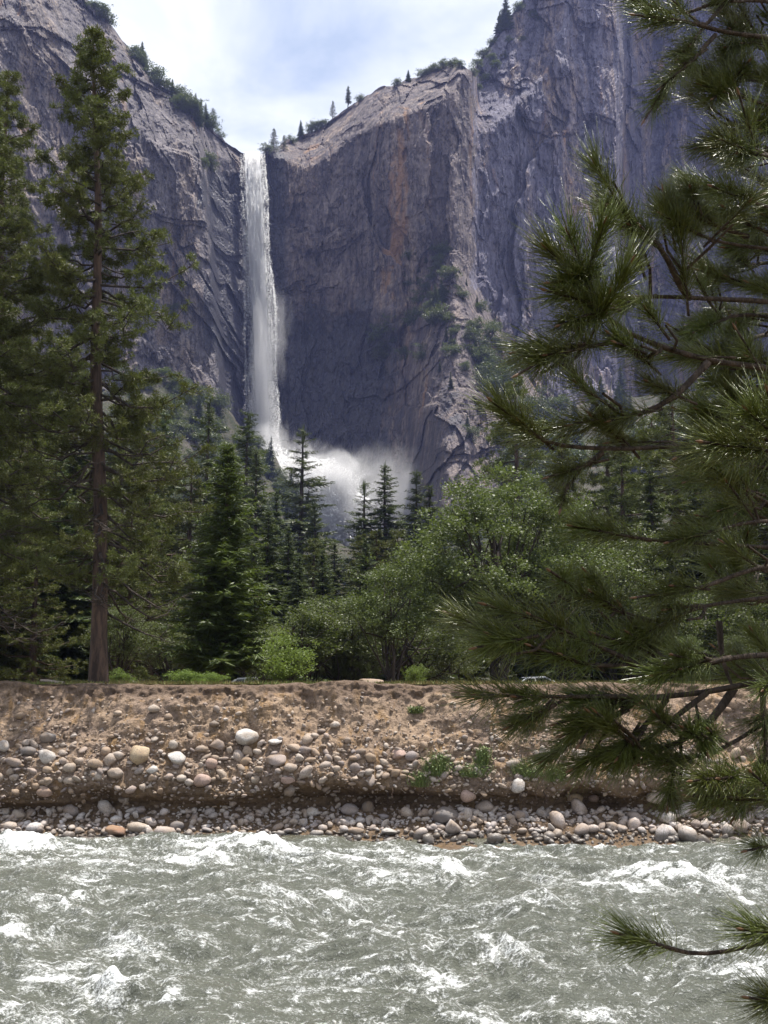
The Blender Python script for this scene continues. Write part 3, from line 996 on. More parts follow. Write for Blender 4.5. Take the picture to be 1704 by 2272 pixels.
K['shrub'] = [kind_meshes('shrub', broadleaf(2.2, 1.35, 0.02, 40, 190, 0.085, s, 5), 'bark_dark', 'shrub') for s in (3, 6)]
K['brush'] = [kind_meshes('brush', broadleaf(5, 3.0, 0.0, 26, 90, 0.34, s, 3), 'bark_dark', 'chaparral') for s in (3, 7, 9)]
KH = {'fir': 20, 'openfir': 20, 'slim': 20, 'cedar': 11, 'pine': 20, 'oak': 10, 'maple': 6, 'shrub': 2.2, 'brush': 5}
NAMES = {'fir': ('fir_tree', 'fir tree'), 'openfir': ('fir_tree', 'fir tree'), 'slim': ('fir_tree', 'fir tree'), 'cedar': ('cedar_tree', 'cedar tree'), 'pine': ('pine_tree', 'pine tree'),
         'oak': ('oak_tree', 'oak tree'), 'maple': ('leafy_tree', 'leafy tree'), 'shrub': ('shrub', 'shrub'), 'brush': ('bush', 'bush')}


def plant(kind, loc, H, wide=1.0, label='', group=None, var=None, rot=None):
    nm, cat = NAMES[kind]
    tr, cr = K[kind][(int(RNG.integers(0, 99)) if var is None else var) % len(K[kind])]
    e = link(nm, None, label=label, cat=cat, group=group)
    s = H / KH[kind]
    e.location = loc
    e.scale = (s * wide, s * wide, s)
    e.rotation_euler = (RNG.normal(0, .018), RNG.normal(0, .018), RNG.uniform(0, 6.28) if rot is None else rot)
    link('trunk' if kind not in ('shrub', 'brush') else 'stems', tr, e)
    link('crown' if kind not in ('shrub', 'brush') else 'foliage', cr, e)
    return e


def tree_at(kind, u, vtop, Y, wide=1.0, label='', group=None, zbase=None, var=None, rot=None):
    """a tree standing on the ground at distance Y whose top is seen at vtop"""
    tp = P(u, vtop, Y)
    if zbase is None:
        zb = float(zg(tp.x, Y))
        loc = Vector((tp.x, Y, 0))
        if Y > 100:
            h = hill_bvh.ray_cast(Vector((tp.x, Y, 900)), Vector((0, 0, -1)))[0]
            if h is not None:
                zb = max(zb, h.z)
    else:
        zb = zbase
    return plant(kind, (tp.x, Y, zb - 0.05), max(0.6, tp.z - zb), wide, label, group, var, rot)


# --- trees one can single out
G_WOOD = 'conifers of the wood behind the bank'
for a in (
    ('cedar', 503, 975, 46, 1.0, 'dense dark green conical cedar standing right of the tall pine on the bank', None),
    ('openfir', 668, 945, 175, 1.25, 'open tiered fir rising before the white spray at the foot of the fall', None),
    ('fir', 712, 1098, 140, 1.15, 'dark pointed fir just right of the open tiered fir, below the spray', None),
    ('slim', 457, 868, 125, 0.9, 'slim dark conifer with bare lower trunk behind the dense conical cedar', None),
    ('slim', 540, 905, 135, 1.2, 'slim dark conifer below the waterfall, right of the cedar top', None),
    ('fir', 572, 985, 120, 0.9, 'dark fir on the slope directly below the waterfall', None),
    ('fir', 612, 1075, 105, 1.0, 'shorter dark fir between the cedar and the open tiered fir', None),
    ('openfir', 806, 1062, 150, 1.3, 'fir with drooping tiers, left one of the pair before the bright spray', None),
    ('fir', 855, 1022, 150, 1.25, 'tallest fir of the pair before the bright spray', None),
    ('fir', 925, 1042, 145, 1.25, 'dark fir right of the bright spray, left of its shorter twin', None),
    ('fir', 966, 1072, 138, 1.35, 'shorter dark fir beside the rounded oak crown, right of the spray', None),
    ('slim', 1021, 1050, 160, 1.0, 'small slim conifer in the mist above the rounded oak crown', None),
    ('pine', 1146, 812, 100, 0.95, 'tall green pine rising behind the broad oak, below the grey buttress', None),
    ('oak', 1098, 1035, 54, 1.02, 'broad rounded oak with a dark forked trunk behind the bank', None),
    ('oak', 1255, 1090, 60, 0.9, 'oak half hidden by the foreground pine sprays, right of the broad rounded oak', None),
    ('maple', 872, 1232, 50, 0.95, 'small many stemmed leafy tree left of the broad oak', None),
    ('maple', 662, 1318, 55, 1.45, 'low spreading pale green tree right of the dense conical cedar', None),
    ('maple', 755, 1310, 57, 1.35, 'low spreading pale green tree left of the many stemmed tree', None),
    ('maple', 385, 1345, 50, 1.0, 'small leafy tree between the tall pine trunk and the conical cedar', None),
    ('maple', 262, 1330, 46, 0.9, 'light leaved young tree just right of the tall pine trunk', None),
    ('shrub', 640, 1412, 38, 1.05, 'bright green rounded shrub at the meadow edge, right of the cedar', None),
    ('shrub', 412, 1480, 37, 1.6, 'low bright green shrub left of the cedar foot', None),
    ('shrub', 470, 1488, 38, 1.5, 'low bright green shrub right at the cedar foot', None),
    ('shrub', 922, 1468, 36, 0.75, 'small bright green shrub at the bank edge below the many stemmed tree', None),
    ('shrub', 265, 1488, 37.5, 1.2, 'small dark shrub close to the tall pine trunk', None),
):
    kind, u, vt, Y, wd, lb, g = a
    tree_at(kind, u, vt, Y, wd, lb, g)

ORD = ['', 'second ', 'third ', 'fourth ', 'fifth ', 'sixth ', 'seventh ', 'eighth ', 'ninth ', 'tenth ', 'eleventh ', 'twelfth ', 'thirteenth ', 'fourteenth ', 'fifteenth ', 'sixteenth ',
       'seventeenth ', 'eighteenth ', 'nineteenth ', 'twentieth ', 'twenty-first ', 'twenty-second ', 'twenty-third ', 'twenty-fourth ']


def relabel(items, fmt):
    """items: (key, object); fmt gets the rank word of each in rising key order"""
    for i, (k, o) in enumerate(sorted(items, key=lambda a: a[0])):
        if i < len(ORD):
            o['label'] = ' '.join(fmt.format(ORD[i]).split())

# the wood behind: nothing tells most of these apart
wood = {}
for kind, u, vt, Y, wd in (
    ('pine', 20, 640, 72, 1.1), ('pine', 75, 760, 80, 1.1), ('pine', 130, 720, 90, 1.1), ('fir', 170, 830, 78, 1.2), ('pine', 330, 860, 95, 1.1), ('fir', 280, 880, 84, 1.2),
    ('fir', 375, 905, 100, 1.1), ('pine', 60, 950, 62, 1.2), ('pine', -30, 800, 60, 1.2), ('fir', 420, 1010, 88, 1.2), ('fir', 145, 1000, 60, 1.3), ('fir', 345, 1080, 66, 1.3),
    ('fir', 20, 1050, 55, 1.3), ('fir', 230, 1020, 62, 1.3), ('fir', 300, 1120, 58, 1.3), ('fir', 590, 1120, 78, 1.2), ('fir', 640, 1165, 88, 1.2), ('fir', 690, 1180, 92, 1.2),
    ('fir', 748, 1195, 98, 1.3), ('fir', 790, 1175, 104, 1.2), ('fir', 840, 1165, 92, 1.2), ('fir', 890, 1165, 86, 1.2), ('fir', 725, 1215, 80, 1.3), ('fir', 560, 1190, 70, 1.3),
    ('fir', 815, 1190, 80, 1.3), ('fir', 660, 1225, 72, 1.3), ('fir', 935, 1160, 82, 1.2), ('pine', 1330, 880, 90, 1.1), ('pine', 1250, 960, 96, 1.1), ('pine', 1420, 905, 85, 1.2),
    ('fir', 1380, 980, 76, 1.3), ('pine', 1490, 850, 80, 1.2), ('fir', 1450, 1030, 70, 1.3), ('pine', 1570, 830, 88, 1.2), ('fir', 1540, 1000, 74, 1.3), ('pine', 1640, 800, 82, 1.2),
    ('fir', 1620, 1000, 70, 1.3), ('pine', 1710, 820, 86, 1.2), ('fir', 1690, 1040, 66, 1.3), ('fir', 1190, 1080, 80, 1.2), ('fir', 1310, 1110, 68, 1.3), ('fir', 1780, 960, 72, 1.3),
    ('fir', 1020, 1130, 90, 1.2), ('fir', 980, 1190, 78, 1.2), ('fir', 455, 1120, 70, 1.3), ('fir', 510, 1080, 84, 1.2), ('fir', 90, 1120, 52, 1.3), ('fir', -60, 950, 52, 1.3)):
    if kind == 'fir' and RNG.uniform() < 0.38:
        kind = 'pine'
    o = tree_at(kind, u, vt, Y, wd, 'dark conifer crowded in the shady wood behind the bank', G_WOOD)
    zone = ('left of the tall pine trunk' if u < 222 else 'between the tall pine trunk and the conical cedar' if u < 480 else 'between the conical cedar and the broad oak' if u < 950
            else 'behind the broad oak' if u < 1300 else 'behind the near pine sprays')
    wood.setdefault((kind, zone), []).append((vt, o))
for (kind, zone), it in wood.items():
    relabel(it, '{}tallest dark ' + kind + ' in the wood ' + zone)
under = []
for u, vt, Y, wd in ((30, 1330, 66, 1.2), (105, 1370, 64, 1.2), (165, 1340, 70, 1.2), (330, 1310, 72, 1.2), (440, 1350, 70, 1.2), (560, 1350, 66, 1.1), (820, 1335, 66, 1.2),
                     (925, 1300, 64, 1.2), (1340, 1260, 64, 1.3), (1420, 1300, 60, 1.2), (1480, 1250, 68, 1.3),
                     (1560, 1270, 62, 1.3), (1640, 1240, 66, 1.3), (1720, 1270, 60, 1.3), (1510, 1400, 52, 1.1), (1650, 1400, 50, 1.2), (1000, 1400, 70, 1.1),
                     (700, 1400, 58, 1.0), (790, 1410, 56, 1.0), (60, 1420, 60, 1.0), (600, 1420, 60, 1.0)):
    o = tree_at('maple', u, vt, Y, wd, 'leafy undergrowth tree in the shade of the wood', 'leafy trees under the conifers')
    under.append((u, o))
relabel(under, 'leafy undergrowth tree in the wood shade, {} from the left in that row')
for k_, o in under:
    o['label'] = o['label'].replace(', from the left', ', leftmost')


def on_hill(u, v):
    return hit(hill_bvh, u, v)[0]


# hillside below the left cliff
for i in range(130):
    for _ in range(30):
        u = RNG.uniform(240, 660)
        v = RNG.uniform(max(HILL(u) + 6, 820), 1230)
        if not (v < 960 and u > 430 and RNG.uniform() < .55):
            break
    p = on_hill(u, v)
    if p is None:
        continue
    if RNG.uniform() < 0.86:
        plant('brush', p - Vector((0, 0, .4)), RNG.uniform(4, 9) * p.y / 450, RNG.uniform(0.9, 1.3), 'rounded green bush on the stony slope left of the waterfall foot', 'bushes on the slope left of the fall')
    else:
        plant('fir', p - Vector((0, 0, .4)), RNG.uniform(11, 20) * p.y / 450, 1.0, 'small fir on the stony slope left of the waterfall foot', 'firs on the slope left of the fall')
for i in range(40):
    p = on_hill(RNG.uniform(300, 500), RNG.uniform(840, 985))
    if p is not None:
        plant('brush', p - Vector((0, 0, .4)), RNG.uniform(5, 10), 1.2, 'rounded green bush on the stony slope left of the waterfall foot', 'bushes on the slope left of the fall')
for i in range(46):
    u = RNG.uniform(1130, 1720)
    v = RNG.uniform(HILL(u) + 4, HILL(u) + 170)
    p = on_hill(u, v)
    if p is not None:
        plant('fir' if RNG.uniform() < .7 else 'brush', p - Vector((0, 0, .4)), RNG.uniform(12, 26), 1.1, 'bluish distant tree on the slope below the big wall', 'distant trees below the big wall')
for i in range(18):
    u = RNG.uniform(560, 1130)
    v = RNG.uniform(max(HILL(u) + 10, 1130), 1330)
    p = on_hill(u, v)
    if p is not None:
        plant('fir', p - Vector((0, 0, .4)), RNG.uniform(9, 17) * p.y / 420, 1.5, 'distant fir on the valley floor below the spray', 'distant firs below the spray')

# trees and bushes along the rims and ledges
cl_r = cliff_right.data
cl_l = cliff_left.data


def bvh_of(me):
    nv_ = len(me.vertices)
    co = np.empty(nv_ * 3, dtype=np.float32)
    me.vertices.foreach_get('co', co)
    nf = len(me.polygons)
    fi = np.empty(nf * 4, dtype=np.int32)
    me.loops.foreach_get('vertex_index', fi)
    return BVHTree.FromPolygons([tuple(x) for x in co.reshape(-1, 3).tolist()], [tuple(x) for x in fi.reshape(-1, 4).tolist()])


bvr, bvl = bvh_of(cl_r), bvh_of(cl_l)


def rim(bv, kind, u, vtop, vbot, wide=1.0, label='', group=None):
    d = 0
    loc = None
    while loc is None and d < 60:
        loc, _ = hit(bv, u, vbot + d)
        d += 1.5
    if loc is None:
        return
    H = (vbot - vtop) / FOC * loc.length * (0.8 if kind == 'brush' else 1.06)
    return plant(kind, loc - Vector((0, 0, 0.3)), H + d * 0.25, wide, label, group)


for bv, kind, u, a, b_, wd, lb in (
    (bvr, 'fir', 1123, -6, 72, 1.2, 'taller of the two firs on the shoulder of the tower'),
    (bvr, 'fir', 1109, 28, 76, 1.2, 'shorter of the two firs on the shoulder of the tower'),
    (bvr, 'slim', 772, 192, 238, 1.3, 'thin lone fir standing tallest on the rim right of the fall'),
    (bvr, 'pine', 738, 224, 262, 1.0, 'small ragged pine on the rim, left of the thin lone fir'),
    (bvr, 'fir', 906, 156, 182, 1.3, 'tiny fir on the rim below the rounded summit'),
    (bvr, 'pine', 608, 287, 338, 1.2, 'dark pine right at the lip of the fall'),
    (bvr, 'pine', 630, 302, 335, 1.3, 'smaller pine next to the dark pine at the lip of the fall'),
    (bvr, 'fir', 668, 268, 306, 1.2, 'small fir on the rim between the lip pines and the round bush'),
    (bvl, 'fir', 314, 95, 140, 1.2, 'small lone fir highest on the left rim'),
    (bvl, 'pine', 472, 243, 292, 1.2, 'ragged pine lowest on the left rim beside the notch'),
):
    rim(bv, kind, u, a, b_, wd, lb)
rr, rl = [], []
for u, a, b_ in ((700, 262, 292), (690, 270, 296), (718, 258, 282), (880, 170, 190), (950, 143, 166), (965, 136, 160), (985, 128, 152), (1005, 124, 148), (1020, 128, 150), (935, 150, 172), (1048, 140, 168),
                 (1058, 126, 150), (1075, 100, 128), (1095, 78, 100), (590, 312, 338), (800, 206, 226), (1150, 0, 26), (645, 296, 318)):
    o = rim(bvr, 'brush', u, a, b_, 1.1, 'dark bush on the rim right of the waterfall', 'bushes along the right rim')
    if o:
        rr.append((u, o))
relabel(rr, 'dark bush on the rim right of the waterfall, {} nearest to the fall')
for u, a, b_ in ((222, 4, 40), (236, 14, 52), (210, -4, 22), (298, 98, 128), (306, 108, 140), (322, 118, 152), (335, 132, 165), (350, 160, 196), (365, 170, 205), (382, 178, 215), (395, 186, 226),
                 (408, 196, 240), (420, 200, 250), (432, 210, 262), (444, 222, 272), (456, 232, 282), (400, 205, 246), (425, 220, 262), (440, 236, 280), (465, 250, 292), (484, 280, 306)):
    o = rim(bvl, 'brush' if RNG.uniform() < .75 else 'fir', u, a, b_, 1.15, 'dark bush or small tree along the left rim', 'growth along the left rim')
    if o:
        rl.append((-u, o))
relabel(rl, 'dark bush or small tree on the left rim, {} nearest to the waterfall')
# on ledges of the right cliff and down the buttress
for i in range(105):
    v = RNG.uniform(560, 1060)
    u = BND(v) - abs(RNG.normal(0, 85)) - 4
    if u < 880:
        continue
    loc, _ = hit(bvr, u, v)
    if loc is not None:
        plant('brush' if RNG.uniform() < .7 else 'fir', loc - Vector((0, 0, .6)), RNG.uniform(4, 10) * (1.4 if v > 800 else 1), 1.0, 'bush clinging to the stony buttress below the big wall', 'growth on the buttress')
ra = []
for u, v, H in ((968, 690, 17), (980, 670, 15), (955, 705, 14), (975, 720, 12), (890, 735, 12), (860, 745, 12), (875, 760, 14), (840, 760, 11), (920, 720, 11), (940, 800, 10), (900, 800, 10), (855, 800, 12)):
    loc, _ = hit(bvr, u, v)
    if loc is not None:
        ra.append((u, plant('brush' if H < 14 else 'fir', loc - Vector((0, 0, .6)), H, 1.1, 'dark tree on the ledge above the wet alcove', 'trees on the alcove ledges')))
relabel(ra, 'dark tree on the ledges of the wet alcove, {} nearest to the waterfall')
rt = []
for u, v, H in ((1075, 30, 5), (1100, 150, 6), (1130, 95, 5), (1185, 40, 6), (1160, 90, 4), (1070, 165, 5), (1090, 135, 6), (1200, 45, 5), (1080, 180, 6), (1060, 200, 5), (1120, 130, 5)):
    loc, _ = hit(bvr, u, v)
    if loc is not None:
        rt.append((loc.x, plant('brush', loc - Vector((0, 0, .6)), H, 1.2, 'bush on the sunlit shoulder of the tower', 'bushes on the tower shoulder')))
relabel(rt, 'bush on the sunlit shoulder of the tower, {} from its left edge')
rc = []
for u, v, H in ((461, 365, 9), (466, 378, 8), (450, 372, 7), (388, 690, 6), (385, 705, 5)):
    loc, _ = hit(bvl, u, v)
    if loc is not None:
        rc.append((-loc.z, plant('brush', loc - Vector((0, 0, .6)), H, 1.0, 'bush in a crack of the left cliff', 'bushes in the left cliff')))
relabel(rc, 'bush in a crack of the left cliff, {} highest')

# ------------------------------------------------------------------ the two big pines on the bank
def bank_pine(px, py, H, lean, seed, nbr, label, rmax=2.7, zlow=0.24, r_base=0.26):
    """tall ponderosa; every limb is its own part with its needles as a sub-part"""
    R = np.random.default_rng(seed)
    zb = float(zg(px, py)) - 0.05
    e = link('pine_tree', None, label=label, cat='pine tree')
    e.location = (px, py, zb)
    tb = MB()
    n = 16
    z = np.linspace(0, H, n)
    r = r_base * (1 - z / H) ** 0.75 + 0.015
    r[0] *= 1.2
    tx = lean * (z / H) + 0.05 * np.sin(z * 0.6 + seed)
    ty = 0.05 * np.cos(z * 0.5 + seed)
    tb.tube(np.stack([tx, ty, z], -1), r, 12, 0.05)
    link('trunk', tb.mesh('pine_trunk', M['bark'], True), e)
    for i in range(nbr):
        f = (i + R.uniform(0, 1)) / nbr
        zz = H * (zlow + (0.985 - zlow) * f)
        base = np.array([np.interp(zz, z, tx), np.interp(zz, z, ty), zz])
        env = np.interp(f, [0, 0.12, 0.3, 0.55, 0.75, 0.9, 1.0], [0.75, 0.95, 1.0, 0.88, 0.52, 0.27, 0.09]) * rmax
        L = env * R.choice([R.uniform(0.35, 0.75), R.uniform(0.7, 1.1)])
        a = i * 2.39996 + R.normal(0, 0.5)
        dv = np.array([math.cos(a), math.sin(a), 0])
        droop = np.interp(f, [0, 0.3, 0.7, 1], [-0.85, -0.50, -0.12, 0.6]) + R.normal(0, 0.16)
        m_ = 6
        tt = np.linspace(0, 1, m_)
        wig = R.normal(0, 0.05 * L, (m_, 3)) * (tt > 0)[:, None]
        pts = base + dv * (L * tt)[:, None] + np.array([0, 0, 1.0]) * (L * (droop * tt + (0.28 - 0.35 * droop) * tt ** 3))[:, None] + wig
        wb, nb_ = MB(), MB()
        r0 = 0.016 + 0.013 * L
        wb.tube(pts, r0 * (1 - 0.8 * tt), 5, 0.1)
        C = []
        dead = f < 0.06 or (f < 0.3 and R.uniform() < 0.25)
        for q in range(int(4 + 4.4 * L)):
            t0 = R.uniform(0.28, 1.0)
            p0 = np.array([np.interp(t0, tt, pts[:, k]) for k in range(3)])
            sd = np.array([-dv[1], dv[0], 0]) * R.choice([-1, 1])
            ln = R.uniform(0.2, 0.65) * (0.5 + 0.22 * L) * (1.1 - 0.5 * t0) * 1.5
            en = p0 + (sd * R.uniform(0.3, 1.0) + dv * R.uniform(0.3, 1.0)) * ln + [0, 0, ln * R.uniform(-0.35, 0.55)]
            md = (p0 + en) / 2 + [0, 0, -0.10 * ln]
            wb.tube([p0, md, en], [0.010, 0.008, 0.005], 4)
            if not dead:
                for k in range(R.integers(2, 5)):
                    tk = R.uniform(0.45, 1.05)
                    C.append(p0 * (1 - tk) ** 2 + 2 * md * tk * (1 - tk) + en * tk ** 2 + R.normal(0, 0.07, 3))
        if not dead:
            C.append(pts[-1])
        br = link('branch', wb.mesh('pine_branch', M['bark_dark'], True), e)
        if C:
            tufts(nb_, np.array(C), 0.17, 23, 0.028, 0.3)
            link('needles', nb_.mesh('pine_branch_needles', M['pine'], False), br)
    return e


q = P(222, 1518, 34.6)
H_main = P(210, 60, 34.6).z - float(zg(q.x, 34.6))
bank_pine(q.x, 34.6, H_main, P(211, 60, 34.6).x - q.x, 11, 190, 'tall pine with a bare reddish lower trunk standing at the edge of the bank', 3.6, 0.12)
bank_pine(P(-25, 1500, 42).x, 42, P(-25, 150, 42).z - 3.6, -0.6, 37, 170, 'dense dark pine behind the left edge pine, left of the tall bank pine', 3.5, 0.10)
bank_pine(P(-80, 1500, 33.6).x, 33.6, 21.0, -0.9, 23, 170, 'tall pine at the left picture edge, its branches reaching into view', 3.2, 0.15)

# ------------------------------------------------------------------ near pine whose sprays hang into the picture
needle_meshes = []


def needle_mesh(n, l0, l1, amin, amax, core=0.16):
    R = np.random.default_rng(n * 7 + int(l1 * 1000))
    b = MB()
    x = core * R.uniform(0.0, 1.0, n) ** 0.6
    ang = np.radians(R.uniform(amin, amax, n) * (1.25 - 0.55 * x / core))
    phi = R.uniform(0, 2 * np.pi, n)
    L = R.uniform(l0, l1, n)
    d = np.stack([np.cos(ang), np.sin(ang) * np.cos(phi), np.sin(ang) * np.sin(phi)], -1)
    base = np.stack([x, 0.006 * np.cos(phi), 0.006 * np.sin(phi)], -1)
    bend = R.normal(0, 0.13, (n, 3)) + np.array([0.16, 0, 0])
    m_ = base + d * (L * 0.5)[:, None]
    d2 = d + bend
    tip = m_ + d2 / np.linalg.norm(d2, axis=1, keepdims=True) * (L * 0.5)[:, None]
    s = np.cross(d, R.normal(size=(n, 3)))
    s /= np.linalg.norm(s, axis=1, keepdims=True)
    t_ = np.cross(d, s)
    w0, w1 = 0.00085, 0.00080
    ring = lambda c, w_: [c + s * w_, c + (-0.5 * s + 0.87 * t_) * w_, c + (-0.5 * s - 0.87 * t_) * w_]
    vs = np.stack(ring(base, w0) + ring(m_, w1) + [tip], 1).reshape(-1, 3)
    i = np.arange(n)[:, None] * 7
    fs = []
    for j in range(3):
        k = (j + 1) % 3
        fs += [i + np.array([j, k, k + 3]), i + np.array([j, k + 3, j + 3]), i + np.array([j + 3, k + 3, 6])]
    b.add(vs, np.concatenate(fs))
    me = b.mesh('needle_tuft', M['near'], True)
    # twig and bud
    wb = MB()
    wb.tube([[-0.03, 0, 0], [core * 0.5, 0, 0], [core, 0, 0]], [0.0045, 0.004, 0.0035], 6, 0.2)
    wb.tube([[core, 0, 0], [core + 0.008, 0, 0], [core + 0.022, 0, 0]], [0.0035, 0.005, 0.0005], 6)
    return me, wb


m, t = mat_new('bud')
finish(t, t.n('ShaderNodeBsdfPrincipled', {'Base Color': (0.12, 0.062, 0.028), 'Roughness': 0.6}).outputs[0])
M['bud'] = m
NEED = [needle_mesh(180, .06, .135, 14, 58, .13), needle_mesh(200, .06, .14, 12, 54, .13), needle_mesh(150, .05, .13, 16, 66, .11), needle_mesh(190, .07, .145, 10, 48, .16), needle_mesh(120, .05, .125, 16, 74, .09), needle_mesh(160, .06, .135, 12, 60, .18)]
TWIG = [wb.mesh('twig', M['bark_near'], True) for _, wb in NEED]
NEED = [me for me, _ in NEED]

RNG = np.random.default_rng(5)
near = link('pine_tree', None, label='near pine with long glossy needles whose branches hang in along the picture edge', cat='pine tree')
NX, NY = 2.15, 3.9
near.location = (NX, NY, 2.5)
tb = MB()
zt = np.linspace(-0.3, 11, 14)
tb.tube(np.stack([NX - near.location.x + 0.03 * np.sin(zt), 0.03 * np.cos(zt * 1.3), zt], -1), 0.17 * (1 - zt / 13), 12, 0.05)
link('trunk', tb.mesh('near_pine_trunk', M['bark'], True), near)
NORG = np.array(near.location)
n_tuft = 0


def add_tuft(parent, pos, dirv, scale=1.0):
    global n_tuft
    dirv = Vector(dirv).normalized()
    i = random.randrange(len(NEED))
    o = link('needle_tuft', NEED[i], parent)
    o.location = Vector(pos)
    o.rotation_mode = 'QUATERNION'
    o.rotation_quaternion = dirv.to_track_quat('X', 'Z') @ Quaternion((1, 0, 0), random.uniform(0, 6.28))
    o.scale = (scale,) * 3
    n_tuft += 1


def near_branch(pts, y0, y1, r0, twigs=3, trunk=True, ts=1.0, tip=True, twl=(0.05, 0.16), sleeve=True, t_from=0.35):
    """pts: where the limb runs in the photograph, thick end first; y0, y1: its distance at both ends"""
    k = len(pts)
    W = [np.array(P(u, v, y0 + (y1 - y0) * i / (k - 1))) for i, (u, v) in enumerate(pts)]
    if trunk:
        zt_ = W[0][2] + 0.10
        W = [np.array([NX, NY, zt_ + 0.08]), (np.array([NX, NY, zt_]) * 0.5 + W[0] * 0.5) + [0, 0, .02]] + W
    W = np.array(W)
    # resample smoothly
    d = np.concatenate([[0], np.cumsum(np.linalg.norm(np.diff(W, axis=0), axis=1))])
    n = max(6, int(d[-1] / 0.05))
    q = np.linspace(0, d[-1], n)
    C = np.stack([np.interp(q, d, W[:, a]) for a in range(3)], -1)
    for _ in range(3):
        C[1:-1] = 0.25 * C[:-2] + 0.5 * C[1:-1] + 0.25 * C[2:]
    b = MB()
    rad = r0 * (1 - 0.72 * np.linspace(0, 1, n)) + 0.0015
    b.tube(C - NORG, rad, 7, 0.12)
    T = []
    tipd = C[-1] - C[-3]
    tipd /= np.linalg.norm(tipd)
    if tip:
        T.append((C[-1] - tipd * 0.065, tipd, ts))
        if sleeve:
            T.append((C[-1] - tipd * 0.155 * ts, tipd + RNG.normal(0, .08, 3), ts * 0.92))
    for j in range(twigs):
        i = int(n * RNG.uniform(t_from, 0.93))
        tg = C[min(i + 1, n - 1)] - C[i - 1]
        tg /= np.linalg.norm(tg)
        sd = np.cross(tg, RNG.normal(size=3))
        sd /= np.linalg.norm(sd)
        sd = sd * RNG.uniform(0.5, 0.9) + tg * RNG.uniform(0.3, 0.9) + np.array([-0.1, -0.05, 0.12])
        sd /= np.linalg.norm(sd)
        ln = RNG.uniform(*twl)
        e1 = C[i] + sd * ln * 0.6 + RNG.normal(0, 0.01, 3)
        e2 = C[i] + sd * ln + np.array([0, 0, 0.015]) + tg * 0.03
        b.tube(np.array([C[i], e1, e2]) - NORG, [0.0048, 0.004, 0.0032], 6, 0.15)
        T.append((e2 - sd * 0.07, e2 - e1, ts * RNG.uniform(0.75, 1.0)))
    for p_, d_, s_ in T:                                   # bare shoot with bud inside each tuft
        dn = d_ / np.linalg.norm(d_)
        pe = p_ + dn * 0.16 * s_
        b.tube(np.array([p_ - dn * 0.03, p_ + dn * 0.08 * s_, pe]) - NORG, [0.0042, 0.0038, 0.003], 5, 0.1)
    br = link('branch', b.mesh('near_pine_branch', M['bark_near'], True), near)
    bb = MB()
    for p_, d_, s_ in T:
        add_tuft(br, p_ - NORG, d_, s_)
        dn = d_ / np.linalg.norm(d_)
        pe = p_ + dn * 0.16 * s_ - NORG
        bb.tube(np.array([pe, pe + dn * 0.009, pe + dn * 0.024]), [0.0028, 0.0038, 0.0006], 6)
    if T:
        link('buds', bb.mesh('buds', M['bud'], True), br, kind='stuff')
    return br


NB = near_branch
# upper sprays
NB([(1740, 88), (1704, 83), (1631, 75), (1587, 68), (1543, 52), (1500, 40), (1462, 40)], 3.1, 2.9, .013, 2)
NB([(1704, -2), (1587, 1), (1553, 17), (1514, 39), (1485, 30), (1440, 12)], 3.2, 3.0, .010, 2, sleeve=False)
NB([(1614, 3), (1597, 24), (1568, 49), (1545, 85), (1525, 105)], 3.2, 3.0, .007, 1, trunk=False)
NB([(1587, 78), (1563, 97), (1543, 129), (1528, 152), (1500, 165)], 3.0, 2.9, .006, 1, trunk=False)
NB([(1760, 190), (1700, 180), (1650, 160), (1600, 165)], 3.4, 3.2, .010, 5)
NB([(1740, 120), (1690, 90), (1640, 100)], 3.5, 3.3, .010, 4)
NB([(1790, 355), (1720, 352), (1672, 340), (1640, 326)], 2.9, 2.65, .011, 3, ts=1.1)
NB([(1780, 480), (1704, 460), (1650, 441), (1618, 428)], 3.0, 2.8, .010, 3)
NB([(1760, 240), (1700, 235), (1640, 215), (1610, 205)], 3.2, 3.1, .009, 3)
NB([(1780, 270), (1720, 285), (1690, 270)], 3.4, 3.2, .009, 4)
# the long limb with the bright cluster
NB([(1760, 825), (1704, 817), (1645, 810), (1570, 800), (1514, 784), (1465, 771), (1422, 751), (1390, 740), (1363, 722), (1340, 699), (1321, 679), (1311, 650), (1298, 607), (1288, 585)], 3.0, 2.55, .014, 3, ts=1.0, t_from=0.6)
for pp in ([(1321, 679), (1300, 668), (1268, 660)], [(1328, 690), (1306, 698), (1284, 706)], [(1311, 650), (1290, 620), (1262, 596)], [(1298, 607), (1310, 585), (1318, 560)], [(1304, 625), (1284, 618), (1262, 622)],
           [(1340, 699), (1352, 670), (1366, 645)]):
    NB(pp, 2.58, 2.52, .005, 0, trunk=False, ts=0.95)
NB([(1465, 776), (1445, 794), (1422, 805), (1403, 791), (1390, 770)], 2.75, 2.65, .006, 1, trunk=False, ts=.9)
NB([(1400, 752), (1365, 756), (1330, 766), (1298, 774), (1262, 778)], 2.7, 2.5, .0055, 2, trunk=False)
NB([(1570, 805), (1547, 827), (1527, 853), (1508, 879), (1475, 899), (1432, 918), (1390, 933), (1340, 930)], 2.85, 2.7, .0095, 2, trunk=False)
NB([(1500, 884), (1490, 870), (1470, 862)], 2.8, 2.75, .004, 0, trunk=False, ts=.8)
